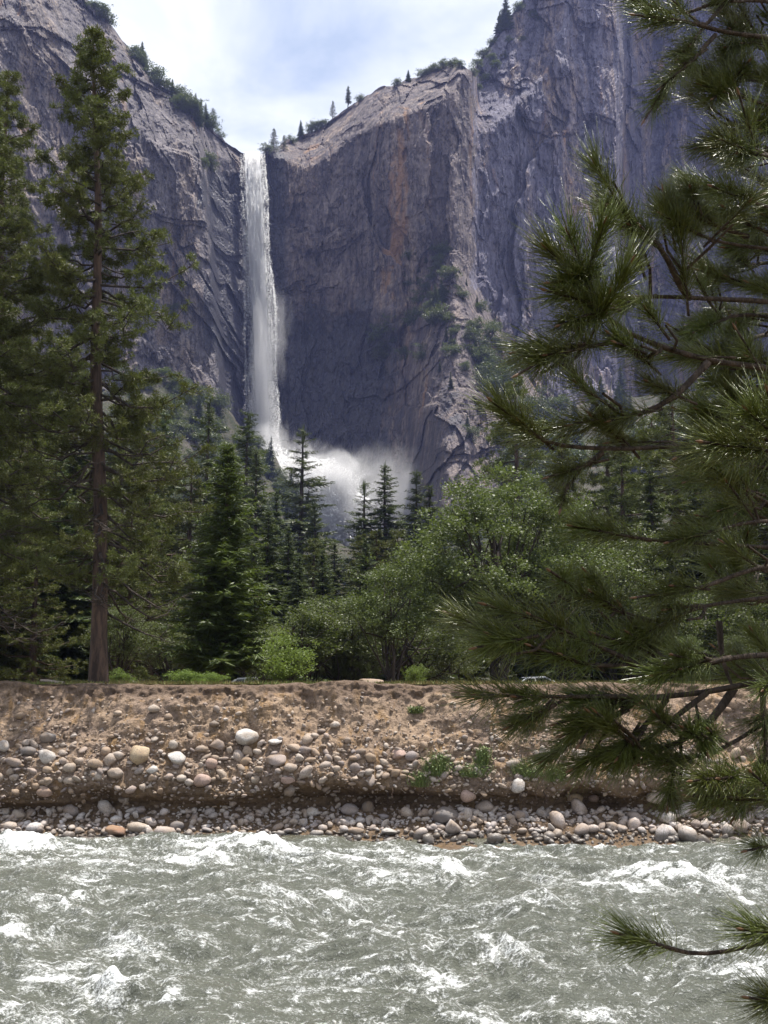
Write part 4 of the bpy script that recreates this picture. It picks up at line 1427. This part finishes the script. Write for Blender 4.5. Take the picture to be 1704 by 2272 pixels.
# limb above it
NB([(1704, 668), (1600, 664), (1531, 661), (1455, 656), (1400, 661), (1365, 662)], 3.2, 2.95, .013, 4)
NB([(1531, 661), (1501, 650), (1498, 604), (1491, 581), (1468, 545), (1442, 518), (1409, 505), (1392, 490)], 3.05, 2.75, .010, 4, trunk=False)
NB([(1504, 630), (1521, 597), (1514, 565)], 3.0, 2.95, .006, 2, trunk=False)
NB([(1780, 560), (1704, 552), (1619, 541), (1580, 535), (1544, 518), (1508, 497)], 3.2, 2.9, .009, 3)
NB([(1660, 525), (1596, 505), (1553, 489), (1530, 470)], 3.15, 3.0, .006, 2, trunk=False)
NB([(1790, 520), (1704, 520), (1670, 500), (1640, 480)], 3.3, 3.1, .009, 3)
# middle
NB([(1700, 985), (1600, 984), (1500, 988), (1440, 994), (1380, 1000), (1320, 992), (1248, 994), (1212, 986), (1180, 966), (1156, 946), (1140, 928)], 2.9, 2.55, .011, 3, t_from=.3)
NB([(1336, 1004), (1304, 1032), (1280, 1044), (1258, 1046)], 2.75, 2.68, .006, 1, trunk=False, ts=.85)
NB([(1790, 1010), (1720, 1000), (1672, 1000), (1628, 990)], 2.35, 2.2, .008, 5, ts=1.1, twl=(.05, .12), t_from=.8)
NB([(1390, 995), (1370, 970), (1345, 950)], 2.78, 2.72, .005, 1, trunk=False, ts=.8)
NB([(1780, 1150), (1704, 1120), (1640, 1076), (1605, 1054)], 3.1, 2.9, .010, 4)
NB([(1704, 1156), (1664, 1156), (1612, 1168), (1560, 1190), (1530, 1192)], 3.0, 2.8, .009, 3)
NB([(1704, 1215), (1600, 1208), (1500, 1202), (1440, 1200), (1380, 1188), (1330, 1178)], 2.9, 2.65, .009, 1)
NB([(1760, 1260), (1704, 1248), (1640, 1272), (1560, 1304), (1500, 1322), (1470, 1318)], 2.9, 2.7, .012, 3)
# lower fan
NB([(1700, 1325), (1644, 1332), (1600, 1340), (1540, 1340), (1512, 1360), (1484, 1384), (1440, 1400)], 2.9, 2.75, .010, 4)
NB([(1790, 1460), (1700, 1450), (1540, 1470), (1380, 1478), (1290, 1478), (1235, 1452)], 2.9, 2.55, .012, 3, t_from=.4)
NB([(1260, 1462), (1215, 1455), (1172, 1448), (1148, 1432)], 2.6, 2.5, .005, 1, trunk=False)
NB([(1420, 1476), (1340, 1440), (1290, 1415), (1238, 1392)], 2.7, 2.55, .006, 2, trunk=False)
NB([(1480, 1385), (1400, 1370), (1340, 1345), (1298, 1322)], 2.8, 2.65, .006, 2, trunk=False)
NB([(1500, 1470), (1430, 1440), (1380, 1425)], 2.8, 2.7, .005, 2, trunk=False)
NB([(1620, 1460), (1560, 1470), (1500, 1486)], 2.75, 2.6, .006, 1, trunk=False)
NB([(1740, 1510), (1704, 1504), (1632, 1524), (1560, 1536), (1480, 1548), (1412, 1548), (1370, 1545), (1330, 1550)], 2.9, 2.7, .015, 3, t_from=.4)
NB([(1480, 1548), (1400, 1545), (1300, 1545), (1220, 1548), (1184, 1544), (1128, 1544)], 2.75, 2.5, .006, 0, trunk=False)
NB([(1228, 1552), (1200, 1580), (1170, 1592)], 2.6, 2.55, .004, 0, trunk=False, ts=.8)
NB([(1480, 1552), (1460, 1588), (1424, 1620), (1392, 1648), (1360, 1670), (1316, 1682)], 2.8, 2.65, .007, 1, trunk=False, ts=.85)
NB([(1568, 1538), (1520, 1572), (1484, 1600), (1440, 1644), (1396, 1668)], 2.8, 2.7, .007, 1, trunk=False, ts=.85)
NB([(1416, 1552), (1380, 1584), (1328, 1604), (1295, 1614)], 2.75, 2.65, .006, 1, trunk=False, ts=.85)
NB([(1380, 1550), (1340, 1580), (1285, 1592)], 2.72, 2.65, .005, 1, trunk=False, ts=.85)
NB([(1628, 1528), (1600, 1584), (1572, 1616), (1520, 1644), (1472, 1664), (1430, 1674)], 2.85, 2.7, .011, 4, trunk=False, ts=.85, t_from=.6)
NB([(1790, 1560), (1704, 1596), (1664, 1624), (1616, 1660), (1560, 1680), (1476, 1688)], 2.9, 2.7, .010, 3, ts=.85, t_from=.6)
NB([(1690, 1500), (1694, 1580), (1700, 1676)], 2.85, 2.8, .008, 2, trunk=False, ts=.8)
NB([(1596, 1380), (1600, 1430), (1600, 1480), (1624, 1520)], 2.9, 2.85, .008, 0, trunk=False, tip=False)
NB([(1540, 1600), (1560, 1620), (1562, 1640)], 2.75, 2.7, .004, 0, trunk=False, ts=.7)
NB([(1790, 1745), (1704, 1732), (1664, 1720), (1610, 1722), (1585, 1728)], 2.75, 2.55, .008, 2)
NB([(1800, 1790), (1704, 1776), (1640, 1768), (1590, 1768)], 2.75, 2.6, .008, 3)
# over the water
NB([(1760, 2075), (1704, 2093), (1673, 2097), (1632, 2104), (1603, 2115), (1577, 2121), (1537, 2121), (1502, 2118), (1480, 2108), (1448, 2092)], 2.6, 2.45, .0085, 0, sleeve=False)
NB([(1860, 2085), (1780, 2080), (1715, 2070)], 2.6, 2.5, .008, 1)
NB([(1860, 2240), (1790, 2232), (1725, 2222)], 2.6, 2.5, .008, 1)
NB([(1790, 1860), (1704, 1878), (1688, 1881)], 2.8, 2.7, .006, 0, sleeve=False, ts=.8)
# the deep dark inside of the crown
for i in range(11):
    v = 430 + (1500 - 430) * (i + RNG.uniform(0, 1)) / 11
    ue = RNG.uniform(1550, 1680)
    NB([(1760, v + RNG.uniform(-20, 40)), (1690, v), ((1690 + ue) / 2, v + RNG.uniform(-15, 25)), (ue, v + RNG.uniform(-40, 40))], RNG.uniform(3.5, 4.3), RNG.uniform(3.3, 3.9), .012, 5, t_from=.55)
for i in range(13):
    v = 90 + 88 * i + RNG.uniform(-30, 30)
    ue = RNG.uniform(1560, 1650)
    NB([(1770, v + 20), (1700, v), ((1690 + ue) / 2, v - 5), (ue, v + RNG.uniform(-40, 30))], RNG.uniform(3.3, 3.8), RNG.uniform(3.1, 3.5), .011, 4, t_from=.5)
for i in range(5):
    v = RNG.uniform(-260, 20)
    NB([(1800, v + 30), (1720, v), (RNG.uniform(1600, 1700), v - 20)], 3.4, 3.0, .012, 4, t_from=.5)

# ------------------------------------------------------------------ stones
import bmesh
RNG = np.random.default_rng(6)


def stone_mesh(seed, sub, ang=0.0, mat=None):
    bm = bmesh.new()
    bmesh.ops.create_icosphere(bm, subdivisions=sub, radius=1.0)
    v = np.array([x.co[:] for x in bm.verts])
    f = np.array([[l.index for l in x.verts] for x in bm.faces])
    bm.free()
    R = np.random.default_rng(seed)
    d = 1 + 0.20 * fbm(v[:, 0] * 0.9 + seed * 3.7, v[:, 1] * 0.9, v[:, 2] * 0.9, 2, seed) + 0.05 * fbm(v[:, 0] * 3, v[:, 1] * 3 + seed, v[:, 2] * 3, 2, seed)
    v = v * d[:, None]
    for _ in range(int(3 + 8 * ang)):
        nrm = R.normal(size=3)
        nrm /= np.linalg.norm(nrm)
        lim = R.uniform(0.70, 0.95) - 0.15 * ang
        ov = np.clip(v @ nrm - lim, 0, None)
        v = v - ov[:, None] * nrm * 0.85
    v = v * R.uniform([0.85, 0.75, 0.6], [1.25, 1.0, 0.85])
    return mesh_np('stone', v, f, mat, True)


def stone_material(name, cols, wetline=True):
    m, t = mat_new(name)
    oi = t.n('ShaderNodeObjectInfo').outputs['Random']
    ri = t.n('ShaderNodeNewGeometry').outputs['Random Per Island']
    h = t.math('FRACT', t.math('ADD', t.math('MULTIPLY', oi, 7.31), t.math('MULTIPLY', ri, 3.77)))
    c = t.ramp(h, [(i / len(cols), cc) for i, cc in enumerate(cols)])
    n1 = t.noise(t.pos((2.2, 2.2, 2.2), 'world'), 1.0, 4, 0.6)
    n2 = t.noise(t.pos((28, 28, 28), 'world'), 1.0, 4, 0.7)
    c = t.mix(t.ramp(n1, [(0.40, 0.0), (0.64, 0.7)]), c, (0.23, 0.16, 0.10))
    c = t.mix(t.ramp(n2, [(0.36, 0.55), (0.52, 0.0)]), c, (0.12, 0.105, 0.10))
    z = t.n('ShaderNodeSeparateXYZ', {0: t.n('ShaderNodeNewGeometry').outputs['Position']}).outputs[2]
    wet = t.ramp(t.math('ADD', z, t.math('MULTIPLY', n1, 0.12)), [(0.12, 1.0), (0.24, 0.0)])
    c = t.mix(t.math('MULTIPLY', wet, 0.75), c, (0.055, 0.048, 0.04))
    rough = t.n('ShaderNodeMapRange', {'Value': wet, 'To Min': 0.75, 'To Max': 0.22}).outputs[0]
    bp = t.n('ShaderNodeBump', {'Height': n2, 'Strength': 0.45, 'Distance': 0.03}).outputs[0]
    finish(t, t.n('ShaderNodeBsdfPrincipled', {'Base Color': c, 'Roughness': rough, 'Normal': bp, 'Specular IOR Level': 0.35}).outputs[0])
    return m


GREYS = [(0.33, 0.275, 0.24), (0.38, 0.325, 0.275), (0.26, 0.22, 0.205), (0.42, 0.36, 0.31), (0.33, 0.25, 0.185), (0.21, 0.18, 0.175), (0.35, 0.275, 0.235), (0.44, 0.395, 0.36), (0.29, 0.21, 0.15)]
M['stone'] = stone_material('river_stone', GREYS)
M['stone_shore'] = stone_material('shore_stone', [(0.42, 0.38, 0.36), (0.48, 0.44, 0.41), (0.33, 0.29, 0.28), (0.52, 0.48, 0.45), (0.38, 0.31, 0.26), (0.27, 0.24, 0.24), (0.45, 0.38, 0.34), (0.50, 0.46, 0.44)])
M['stone_red'] = stone_material('red_stone', [(0.30, 0.13, 0.07), (0.34, 0.16, 0.09)])
M['stone_tan'] = stone_material('tan_stone', [(0.42, 0.32, 0.21), (0.45, 0.35, 0.23)])
M['stone_pink'] = stone_material('pinkish_stone', [(0.40, 0.28, 0.23), (0.38, 0.27, 0.23)])
M['stone_dark'] = stone_material('dark_stone', [(0.17, 0.15, 0.15), (0.15, 0.135, 0.13)])
M['stone_white'] = stone_material('pale_stone', [(0.52, 0.49, 0.47), (0.50, 0.47, 0.44)])
ST = [stone_mesh(s, 2, 0.1 if s < 6 else 0.9, M['stone']) for s in range(14)]
ST_SHORE = [stone_mesh(s + 60, 2, 0.1 if s < 6 else 0.8, M['stone_shore']) for s in range(12)]


def set_stone(o, u, v, w_, h_, yaw=None, sink=0.25):
    """rest a stone of w_ x h_ photograph pixels on the bank where the photograph shows its middle"""
    loc, nor = hit(bank_bvh, u, v)
    if loc is None:
        return False
    s = loc.y * CP / FOC
    rx, rz = w_ / 2 * s, h_ / 2 * s
    ry = (rx + rz) * 0.5
    o.location = loc + nor * (ry * (0.5 - sink))
    o.scale = (rx * 1.02, ry, rz * 1.22)
    tl = 0.12 if yaw is not None else 0.5
    o.rotation_euler = (RNG.uniform(-tl, tl), RNG.normal(0, tl), RNG.uniform(-.9, .9) if yaw is None else yaw)
    return True


placed = []
BOULD = [
    (257, 1849, 50, 30, 'stone_red', 'wet reddish boulder sitting at the waterline', .15), (310, 1685, 56, 52, 'stone_tan', 'largest rounded tan boulder high in the stony band of the bank', .1),
    (262, 1719, 42, 38, 'stone', 'angular grey boulder just below the largest rounded tan boulder', .1), (392, 1687, 50, 34, 'stone_white', 'pale flat topped boulder right of the largest rounded tan boulder', .1),
    (104, 1684, 37, 39, 'stone_white', 'pale egg shaped boulder left in the stony band', .1), (106, 1639, 34, 25, 'stone_dark', 'grey blocky boulder above the pale egg shaped one', .15),
    (63, 1669, 30, 25, 'stone_dark', 'dull grey boulder left of the pale egg shaped one', .2), (6, 1660, 34, 34, 'stone_white', 'pale boulder cut by the picture edge beside the stony band', .2),
    (548, 1637, 48, 42, 'stone_white', 'large whitish faceted boulder in the middle of the earth slope', .05), (478, 1654, 35, 26, 'stone', 'grey wedge boulder left of the large whitish faceted one', .1),
    (447, 1728, 35, 38, 'stone_pink', 'pinkish boulder low in the stony band', .15), (467, 1697, 27, 24, 'stone_pink', 'pinkish rounded stone above the other pinkish boulder', .15),
    (339, 1709, 30, 25, 'stone_white', 'pale chipped stone to the right of the angular grey boulder', .1), (344, 1577, 30, 17, 'stone', 'lone stone highest on the bare earth of the bank', .05),
    (476, 1611, 28, 16, 'stone_dark', 'grey flat stone alone on the bare earth above the faceted boulder', .05), (99, 1758, 30, 24, 'stone_pink', 'rounded stone at the bottom left of the stony band', .15),
    (546, 1692, 30, 25, 'stone', 'grey stone under the large whitish faceted boulder', .15), (614, 1693, 40, 30, 'stone', 'long tilted boulder right of the large whitish faceted one', .1),
    (645, 1707, 32, 25, 'stone', 'smaller tilted boulder touching the long tilted boulder', .1), (612, 1649, 38, 17, 'stone_white', 'flat pale slab of rock above the long tilted boulder', .1),
    (665, 1683, 28, 20, 'stone_white', 'pale jagged stone on top of the tilted boulders', .05), (642, 1729, 34, 17, 'stone_pink', 'flat pinkish stone under the tilted boulders', .15),
    (886, 1674, 34, 25, 'stone_pink', 'pink pointed boulder alone right of centre on the slope', .05), (789, 1707, 25, 23, 'stone', 'grey round boulder below the bare sandy streaks', .1),
    (744, 1608, 21, 17, 'stone_white', 'pale round stone alone on the sandy streaks', .05), (1037, 1762, 30, 28, 'stone_pink', 'rounded boulder among the weeds at the hollowed foot of the bank', .1),
    (987, 1811, 42, 40, 'stone_dark', 'big dark boulder in the shade of the hollowed foot', .1), (816, 1796, 28, 38, 'stone_dark', 'upright dark boulder in the shade under the bank', .15),
    (305, 1839, 40, 25, 'stone', 'grey shore boulder next to the wet reddish one', .1), (395, 1838, 30, 29, 'stone_dark', 'pointed dark shore stone right of the reddish boulder', .1),
    (258, 1822, 28, 20, 'stone_white', 'pale shore stone directly above the wet reddish boulder', .1), (41, 1810, 34, 21, 'stone', 'smooth grey shore boulder near the left picture edge', .1),
    (560, 1856, 42, 17, 'stone_dark', 'flat dark rock awash at the waterline', .3), (864, 1848, 46, 18, 'stone_white', 'flat pale rock at the waterline, largest on the middle shore', .2),
    (787, 1849, 35, 18, 'stone', 'flat grey rock at the waterline left of the flat pale one', .2), (691, 1806, 27, 21, 'stone_white', 'pale rounded shore boulder on top of the middle cobbles', .05),
    (1273, 1763, 40, 28, 'stone_tan', 'tan oval boulder right of the weeds', .05), (1317, 1769, 25, 20, 'stone_pink', 'smaller rounded stone next to the tan oval boulder', .1),
    (1151, 1745, 30, 33, 'stone_white', 'pale boulder below the largest clump of weeds', .1), (1463, 1762, 50, 35, 'stone', 'large grey boulder overhanging the hollow under the near pine', .05),
    (1552, 1813, 44, 28, 'stone_tan', 'big smooth tan boulder on the shore under the near pine', .0), (1482, 1823, 32, 36, 'stone_white', 'round light grey boulder left of the big smooth tan one', .0),
    (1596, 1690, 33, 16, 'stone_dark', 'flat grey stone seen under the pine sprays', .1), (1521, 1716, 23, 23, 'stone_white', 'pale round stone seen under the pine sprays', .05),
    (1581, 1797, 20, 16, 'stone_red', 'small orange stone behind the big smooth tan boulder', .05),
    (1400, 1632, 24, 20, 'stone_white', 'pale stone glimpsed between the dark pine twigs', .05),
]
for i, (u, v, w_, h_, mt, lb, sk) in enumerate(BOULD):
    big_one = w_ > 32
    me = stone_mesh(200 + i, 3 if big_one else 2, 0.9 if any(k in lb for k in ('faceted', 'angular', 'jagged', 'pointed', 'wedge', 'chipped', 'flat')) else 0.15, M[mt])
    o = link('boulder', me, label=lb, cat='boulder' if w_ > 26 else 'stone')
    if not set_stone(o, u, v, w_, h_, 0.0, sk):
        o.location = P(u, v, 29)
    placed.append((u, v, max(w_, h_) / 2))
# boulder on the meadow
lo = P(821, 1513, 34.0)
o = link('boulder', stone_mesh(310, 3, 1.0, M['stone']), label='low grey boulder lying on the meadow above the bank edge', cat='boulder')
o.location = (lo.x, 34.0, float(zg(lo.x, 34.0)) + 0.06)
o.scale = (0.36, 0.3, 0.24)

# the smaller shore part and the earth part each carry their stones


def scatter(parent, n, fu, fv, fr, tries=40, gap=0.8, pool=None):
    pool = pool or ST
    k = 0
    for i in range(n):
        for _ in range(tries):
            u, v = fu(), fv()
            r = fr(u, v)
            if all((u - a) ** 2 + ((v - b_) * 1.25) ** 2 > ((r + c_) * gap) ** 2 for a, b_, c_ in placed):
                break
        else:
            continue
        o = link('stone', pool[RNG.integers(0, len(pool))], parent)
        if set_stone(o, u, v, 2 * r * RNG.uniform(0.9, 1.25), 2 * r * RNG.uniform(0.7, 1.0), None, RNG.uniform(0.05, .3)):
            placed.append((u, v, r))
            k += 1
        else:
            bpy.data.objects.remove(o)
    return k


def r_bank(u, v):
    band = np.exp(-((v - 1695) / 52.0) ** 2)
    side = 1.0 if u < 700 else (0.8 if u < 950 else 0.55)
    return 4.5 + RNG.exponential(5.5) * side * (0.35 + band) if RNG.uniform() < .75 else 5 + 13 * side * band * RNG.uniform(.4, 1)


def v_bank():
    return RNG.normal(1702, 36) if RNG.uniform() < 0.80 else RNG.uniform(1560, 1790)


def u_bank():
    return RNG.uniform(-20, 760) if RNG.uniform() < 0.62 else RNG.uniform(700, 1720)


scatter(bank, 300, u_bank, v_bank, lambda u, v: min(16, r_bank(u, v)))
scatter(shore, 300, lambda: RNG.uniform(-20, 1725), lambda: RNG.uniform(1794, 1870), lambda u, v: min(19, 4.5 + RNG.exponential(5.5)) * (0.85 + 0.4 * math.sin(u / 90.0) ** 2), 80, 0.62, ST_SHORE)


def pebble_mass(parent, n, fu, fv, fr, name, sub=1, mt='stone'):
    tv, tf = [], []
    for s in (21, 22, 23, 24, 25, 26):
        me = stone_mesh(s, sub, 0.5)
        co = np.empty(len(me.vertices) * 3, dtype=np.float32)
        me.vertices.foreach_get('co', co)
        fi = np.empty(len(me.polygons) * 3, dtype=np.int32)
        me.loops.foreach_get('vertex_index', fi)
        tv.append(co.reshape(-1, 3).astype(float))
        tf.append(fi.reshape(-1, 3))
    b = MB()
    for i in range(n):
        u, v = fu(), fv()
        loc, nor = hit(bank_bvh, u, v)
        if loc is None:
            continue
        r = fr(u, v) * loc.y / FOC
        k = RNG.integers(0, 6)
        a = RNG.uniform(0, 6.28)
        p = tv[k] * r * RNG.uniform([.9, .9, .6], [1.3, 1.1, 1.0])
        e = RNG.normal(0, .5)
        p = np.stack([p[:, 0] * math.cos(e) - p[:, 2] * math.sin(e), p[:, 1], p[:, 0] * math.sin(e) + p[:, 2] * math.cos(e)], -1)
        p = np.stack([p[:, 0] * math.cos(a) - p[:, 1] * math.sin(a), p[:, 0] * math.sin(a) + p[:, 1] * math.cos(a), p[:, 2]], -1)
        b.add(p + np.array(loc) + np.array(nor) * r * 0.35, tf[k])
    link(name, b.mesh(name, M[mt], True), parent, kind='stuff')


pebble_mass(bank, 5200, lambda: RNG.uniform(-25, 1730), lambda: 1532 + 255 * RNG.beta(1.9, 1.5), lambda u, v: min(5.5, 1.1 + RNG.exponential(1.25)), 'pebbles')
pebble_mass(bank, 620, lambda: RNG.uniform(-25, 1100) if RNG.uniform() < .75 else RNG.uniform(900, 1730), lambda: RNG.normal(1702, 36), lambda u, v: min(10, 3.0 + RNG.exponential(2.2)), 'cobbles', 2)
pebble_mass(shore, 2200, lambda: RNG.uniform(-25, 1730), lambda: RNG.uniform(1788, 1876), lambda u, v: min(6, 1.6 + RNG.exponential(1.7)), 'pebbles', 1, 'stone_shore')
pebble_mass(shore, 650, lambda: RNG.uniform(-25, 1730), lambda: RNG.uniform(1800, 1872), lambda u, v: min(11, 4 + RNG.exponential(2.6)), 'cobbles', 2, 'stone_shore')

# ------------------------------------------------------------------ meadow edge: grass, weeds, log, parked cars
m, t = mat_new('grass')
ri = t.n('ShaderNodeNewGeometry').outputs['Random Per Island']
big_ = t.noise(t.pos((0.35, 0.35, 0.35)), 1.0, 3)
c = t.mix(ri, (0.20, 0.13, 0.06), (0.13, 0.14, 0.045))
c = t.mix(t.ramp(big_, [(0.42, 0.0), (0.58, 0.8)]), c, (0.09, 0.13, 0.03))
finish(t, t.n('ShaderNodeBsdfPrincipled', {'Base Color': c, 'Roughness': 0.7, 'Specular IOR Level': 0.2}).outputs[0])
M['grass'] = m
n = 16000
gx = RNG.uniform(-17, 17, n)
gy = 32.2 + 14 * RNG.uniform(0, 1, n) ** 1.7
gz = zg(gx, gy)
b = MB()
base = np.stack([gx, gy, gz - 0.01], -1)
hh = RNG.uniform(0.04, 0.16, n) * (1 + 0.8 * sstep(33.5, 38, gy))
b.blades(base, base + np.stack([RNG.normal(0, .05, n), RNG.normal(0, .05, n), hh], -1), 0.02, np.tile([0, 1.0, 0], (n, 1)) + RNG.normal(0, .3, (n, 3)))
link('grass', b.mesh('grass', M['grass']), kind='stuff', label='dry short grass along the top of the bank')

m, t = mat_new('weeds')
ri = t.n('ShaderNodeNewGeometry').outputs['Random Per Island']
finish(t, t.n('ShaderNodeBsdfPrincipled', {'Base Color': t.mix(ri, (0.075, 0.13, 0.03), (0.17, 0.19, 0.06)), 'Roughness': 0.55}).outputs[0])
M['weeds'] = m
for u, v, w_, h_, lb in ((972, 1705, 44, 60, 'tuft of thin green weeds growing on the bank, leftmost of the row'), (1072, 1685, 26, 46, 'small upright bright weed on the bank'),
                         (1050, 1715, 50, 36, 'low straggly weeds on the stones between two taller tufts'), (1172, 1712, 62, 46, 'round bushy green weed clump, largest on the bank'),
                         (935, 1735, 40, 40, 'sparse green weeds low on the stones'), (1235, 1722, 36, 46, 'thin yellowish weeds right of the bushy clump'),
                         (922, 1578, 22, 18, 'tiny grey green plant on the bare upper slope')):
    loc, nor = hit(bank_bvh, u, v + h_ * 0.3)
    s = loc.y / FOC
    k = 420
    b = MB()
    bs = RNG.normal(0, 0.22, (k, 3)) * [w_ * s, w_ * s * .4, 0.02]
    tp = bs * 1.5 + np.stack([RNG.normal(0, .16 * w_ * s, k), RNG.normal(-.03, .08, k), RNG.uniform(.3, 1.0, k) * h_ * s], -1)
    b.blades(bs, tp, 0.016)
    b.leaves(bs + (tp - bs) * RNG.uniform(.4, 1, (k, 1)), 0.06)
    o = link('weed_clump', b.mesh('weed_clump', M['weeds']), label=lb, cat='weeds')
    o.location = loc
# roots hanging out of the bank
b = MB()
for u, v in ((1160, 1745), (1175, 1750), (1190, 1742), (1205, 1755), (1215, 1748), (1150, 1752), (870, 1745), (860, 1755), (535, 1640)):
    loc, nor = hit(bank_bvh, u, v)
    p = np.array(loc) + np.array(nor) * .03
    pts = [p]
    for j in range(5):
        p = p + [RNG.normal(0.0, .05), RNG.normal(-.03, .02), -0.09]
        pts.append(p)
    b.tube(pts, [.012, .011, .009, .008, .006, .003], 4)
link('roots', b.mesh('roots', M['bark']), bank, kind='stuff')

lg = MB()
p0, p1 = P(90, 1512, 33.3), P(142, 1522, 33.0)
pa = np.array([p0.x, p0.y, float(zg(p0.x, p0.y)) + .12])
pb_ = np.array([p1.x, p1.y, float(zg(p1.x, p1.y)) + .04])
lg.tube([pa, pa * .7 + pb_ * .3 + [0, 0, .01], pa * .3 + pb_ * .7, pb_], [.035, .045, .045, .05], 8, .1)
m, t = mat_new('weathered_wood')
finish(t, t.n('ShaderNodeBsdfPrincipled', {'Base Color': t.mix(t.noise(t.pos((20, 20, 20)), 1.0), (0.36, 0.30, 0.25), (0.20, 0.16, 0.13)), 'Roughness': 0.8}).outputs[0])
M['wood'] = m
link('log', lg.mesh('log', M['wood'], True), label='short bleached log lying on the brown grass left of the tall pine', cat='log')


def simple(name, col, rough=0.5, metal=0.0, spec=0.5):
    m, t = mat_new(name)
    finish(t, t.n('ShaderNodeBsdfPrincipled', {'Base Color': col, 'Roughness': rough, 'Metallic': metal, 'Specular IOR Level': spec}).outputs[0])
    return m


M['glass'] = simple('car_glass', (0.02, 0.025, 0.03), 0.05, 0, 0.8)
M['tyre'] = simple('tyre', (0.02, 0.02, 0.02), 0.8)
M['rim'] = simple('wheel_rim', (0.5, 0.5, 0.5), 0.3, 0.8)
M['lamp'] = simple('lamp_glass', (0.7, 0.7, 0.68), 0.15)


def car(loc, rz, paint, label):
    e = link('parked_car', None, label=label, cat='car', group=None)
    e.location = loc
    e.rotation_euler = (0, 0, rz)
    prof = [(-2.1, .35), (-2.15, .75), (-1.95, .93), (-1.2, .98), (-0.55, 1.40), (0.55, 1.45), (1.35, 1.05), (2.0, .98), (2.12, .7), (2.1, .35)]
    roofy = lambda z: 0.85 if z < 1.0 else 0.85 - (z - 1.0) * 0.5
    bm = bmesh.new()
    rings = []
    for sgn, ins in ((-1, 0.0), (-1, .05), (1, .05), (1, 0.0)):
        ring = [bm.verts.new((x * (1 - (0.03 if ins == 0 else 0)), sgn * (roofy(z) - (0 if ins == 0 else .06)), z + (0.0 if ins == 0 else .03))) for x, z in prof]
        rings.append(ring)
    k = len(prof)
    for a_, b_ in zip(rings[:-1], rings[1:]):
        for i in range(k):
            bm.faces.new((a_[i], a_[(i + 1) % k], b_[(i + 1) % k], b_[i]))
    bm.faces.new(rings[0])
    bm.faces.new(rings[-1][::-1])
    bmesh.ops.recalc_face_normals(bm, faces=bm.faces)
    me = bpy.data.meshes.new('car_body')
    bm.to_mesh(me)
    bm.free()
    me.materials.append(paint)
    link('body', me, e)

    def panel(name, vs, mt):
        b = MB()
        vs = np.array(vs, dtype=float)
        nrm = np.cross(vs[1] - vs[0], vs[2] - vs[0])
        nrm /= np.linalg.norm(nrm)
        b.add(np.concatenate([vs + nrm * .015, vs - nrm * .02]), [(0, 1, 2), (0, 2, 3), (4, 6, 5), (4, 7, 6), (0, 4, 5), (0, 5, 1), (1, 5, 6), (1, 6, 2), (2, 6, 7), (2, 7, 3), (3, 7, 4), (3, 4, 0)])
        link(name, b.mesh(name, mt), e)
    for sg in (-1, 1):
        y = lambda z: sg * (roofy(z) + .005)
        panel('side_window', [(-1.0, y(1.0), 1.0), (-.1, y(1.0), 1.0), (-.1, y(1.36), 1.36), (-.5, y(1.33), 1.33)], M['glass'])
        panel('side_window', [(-.02, y(1.0), 1.0), (1.15, y(1.03), 1.05), (.55, y(1.36), 1.37), (-.02, y(1.37), 1.37)], M['glass'])
        panel('headlight', [(-2.12, sg * .45, .72), (-2.12, sg * .75, .72), (-2.04, sg * .75, .86), (-2.04, sg * .45, .86)], M['lamp'])
    panel('windscreen', [(-1.16, -.66, 1.03), (-1.16, .66, 1.03), (-.62, .58, 1.39), (-.62, -.58, 1.39)], M['glass'])
    panel('rear_window', [(1.27, -.66, 1.12), (1.27, .66, 1.12), (.65, .58, 1.43), (.65, -.58, 1.43)], M['glass'])
    for x in (-1.3, 1.3):
        for sg in (-1, 1):
            b, r_ = MB(), MB()
            b.tube([(x, sg * .62, .32), (x, sg * .64, .32), (x, sg * .82, .32), (x, sg * .84, .32)], [.01, .32, .32, .2], 18)
            r_.tube([(x, sg * .83, .32), (x, sg * .86, .32), (x, sg * .87, .32)], [.19, .18, .01], 14)
            wv = link('wheel', b.mesh('wheel', M['tyre'], True), e)
            link('rim', r_.mesh('rim', M['rim'], True), wv)
    return e


for u, Y, rz, pc, lb in ((268, 62, 0.25, (0.75, 0.76, 0.78), 'white parked car glimpsed between the tall pine and the bushes'),
                         (555, 66, -0.1, (0.55, 0.56, 0.58), 'silver parked car glimpsed right of the dense conical cedar'),
                         (1180, 64, 0.1, (0.7, 0.71, 0.73), 'pale parked car glimpsed under the broad oak')):
    x = (u - CU) / FOC * Y
    car((x, Y, float(zg(x, Y))), rz, simple('car_paint', pc, 0.2, 0.3), lb)

# ------------------------------------------------------------------ air
bm = bmesh.new()
bmesh.ops.create_cube(bm, size=1.0)
me = bpy.data.meshes.new('haze')
bm.to_mesh(me)
bm.free()
m, t = mat_new('haze')
vol = t.n('ShaderNodeVolumePrincipled', {'Color': (0.42, 0.50, 1.0), 'Density': 0.00008, 'Anisotropy': 0.2})
t.n('ShaderNodeOutputMaterial', {'Volume': vol.outputs[0]})
me.materials.append(m)
o = link('haze', me, kind='stuff')
o.scale = (1640, 1360, 640)
o.location = (0, 560, 640 / 2 - 2.0)
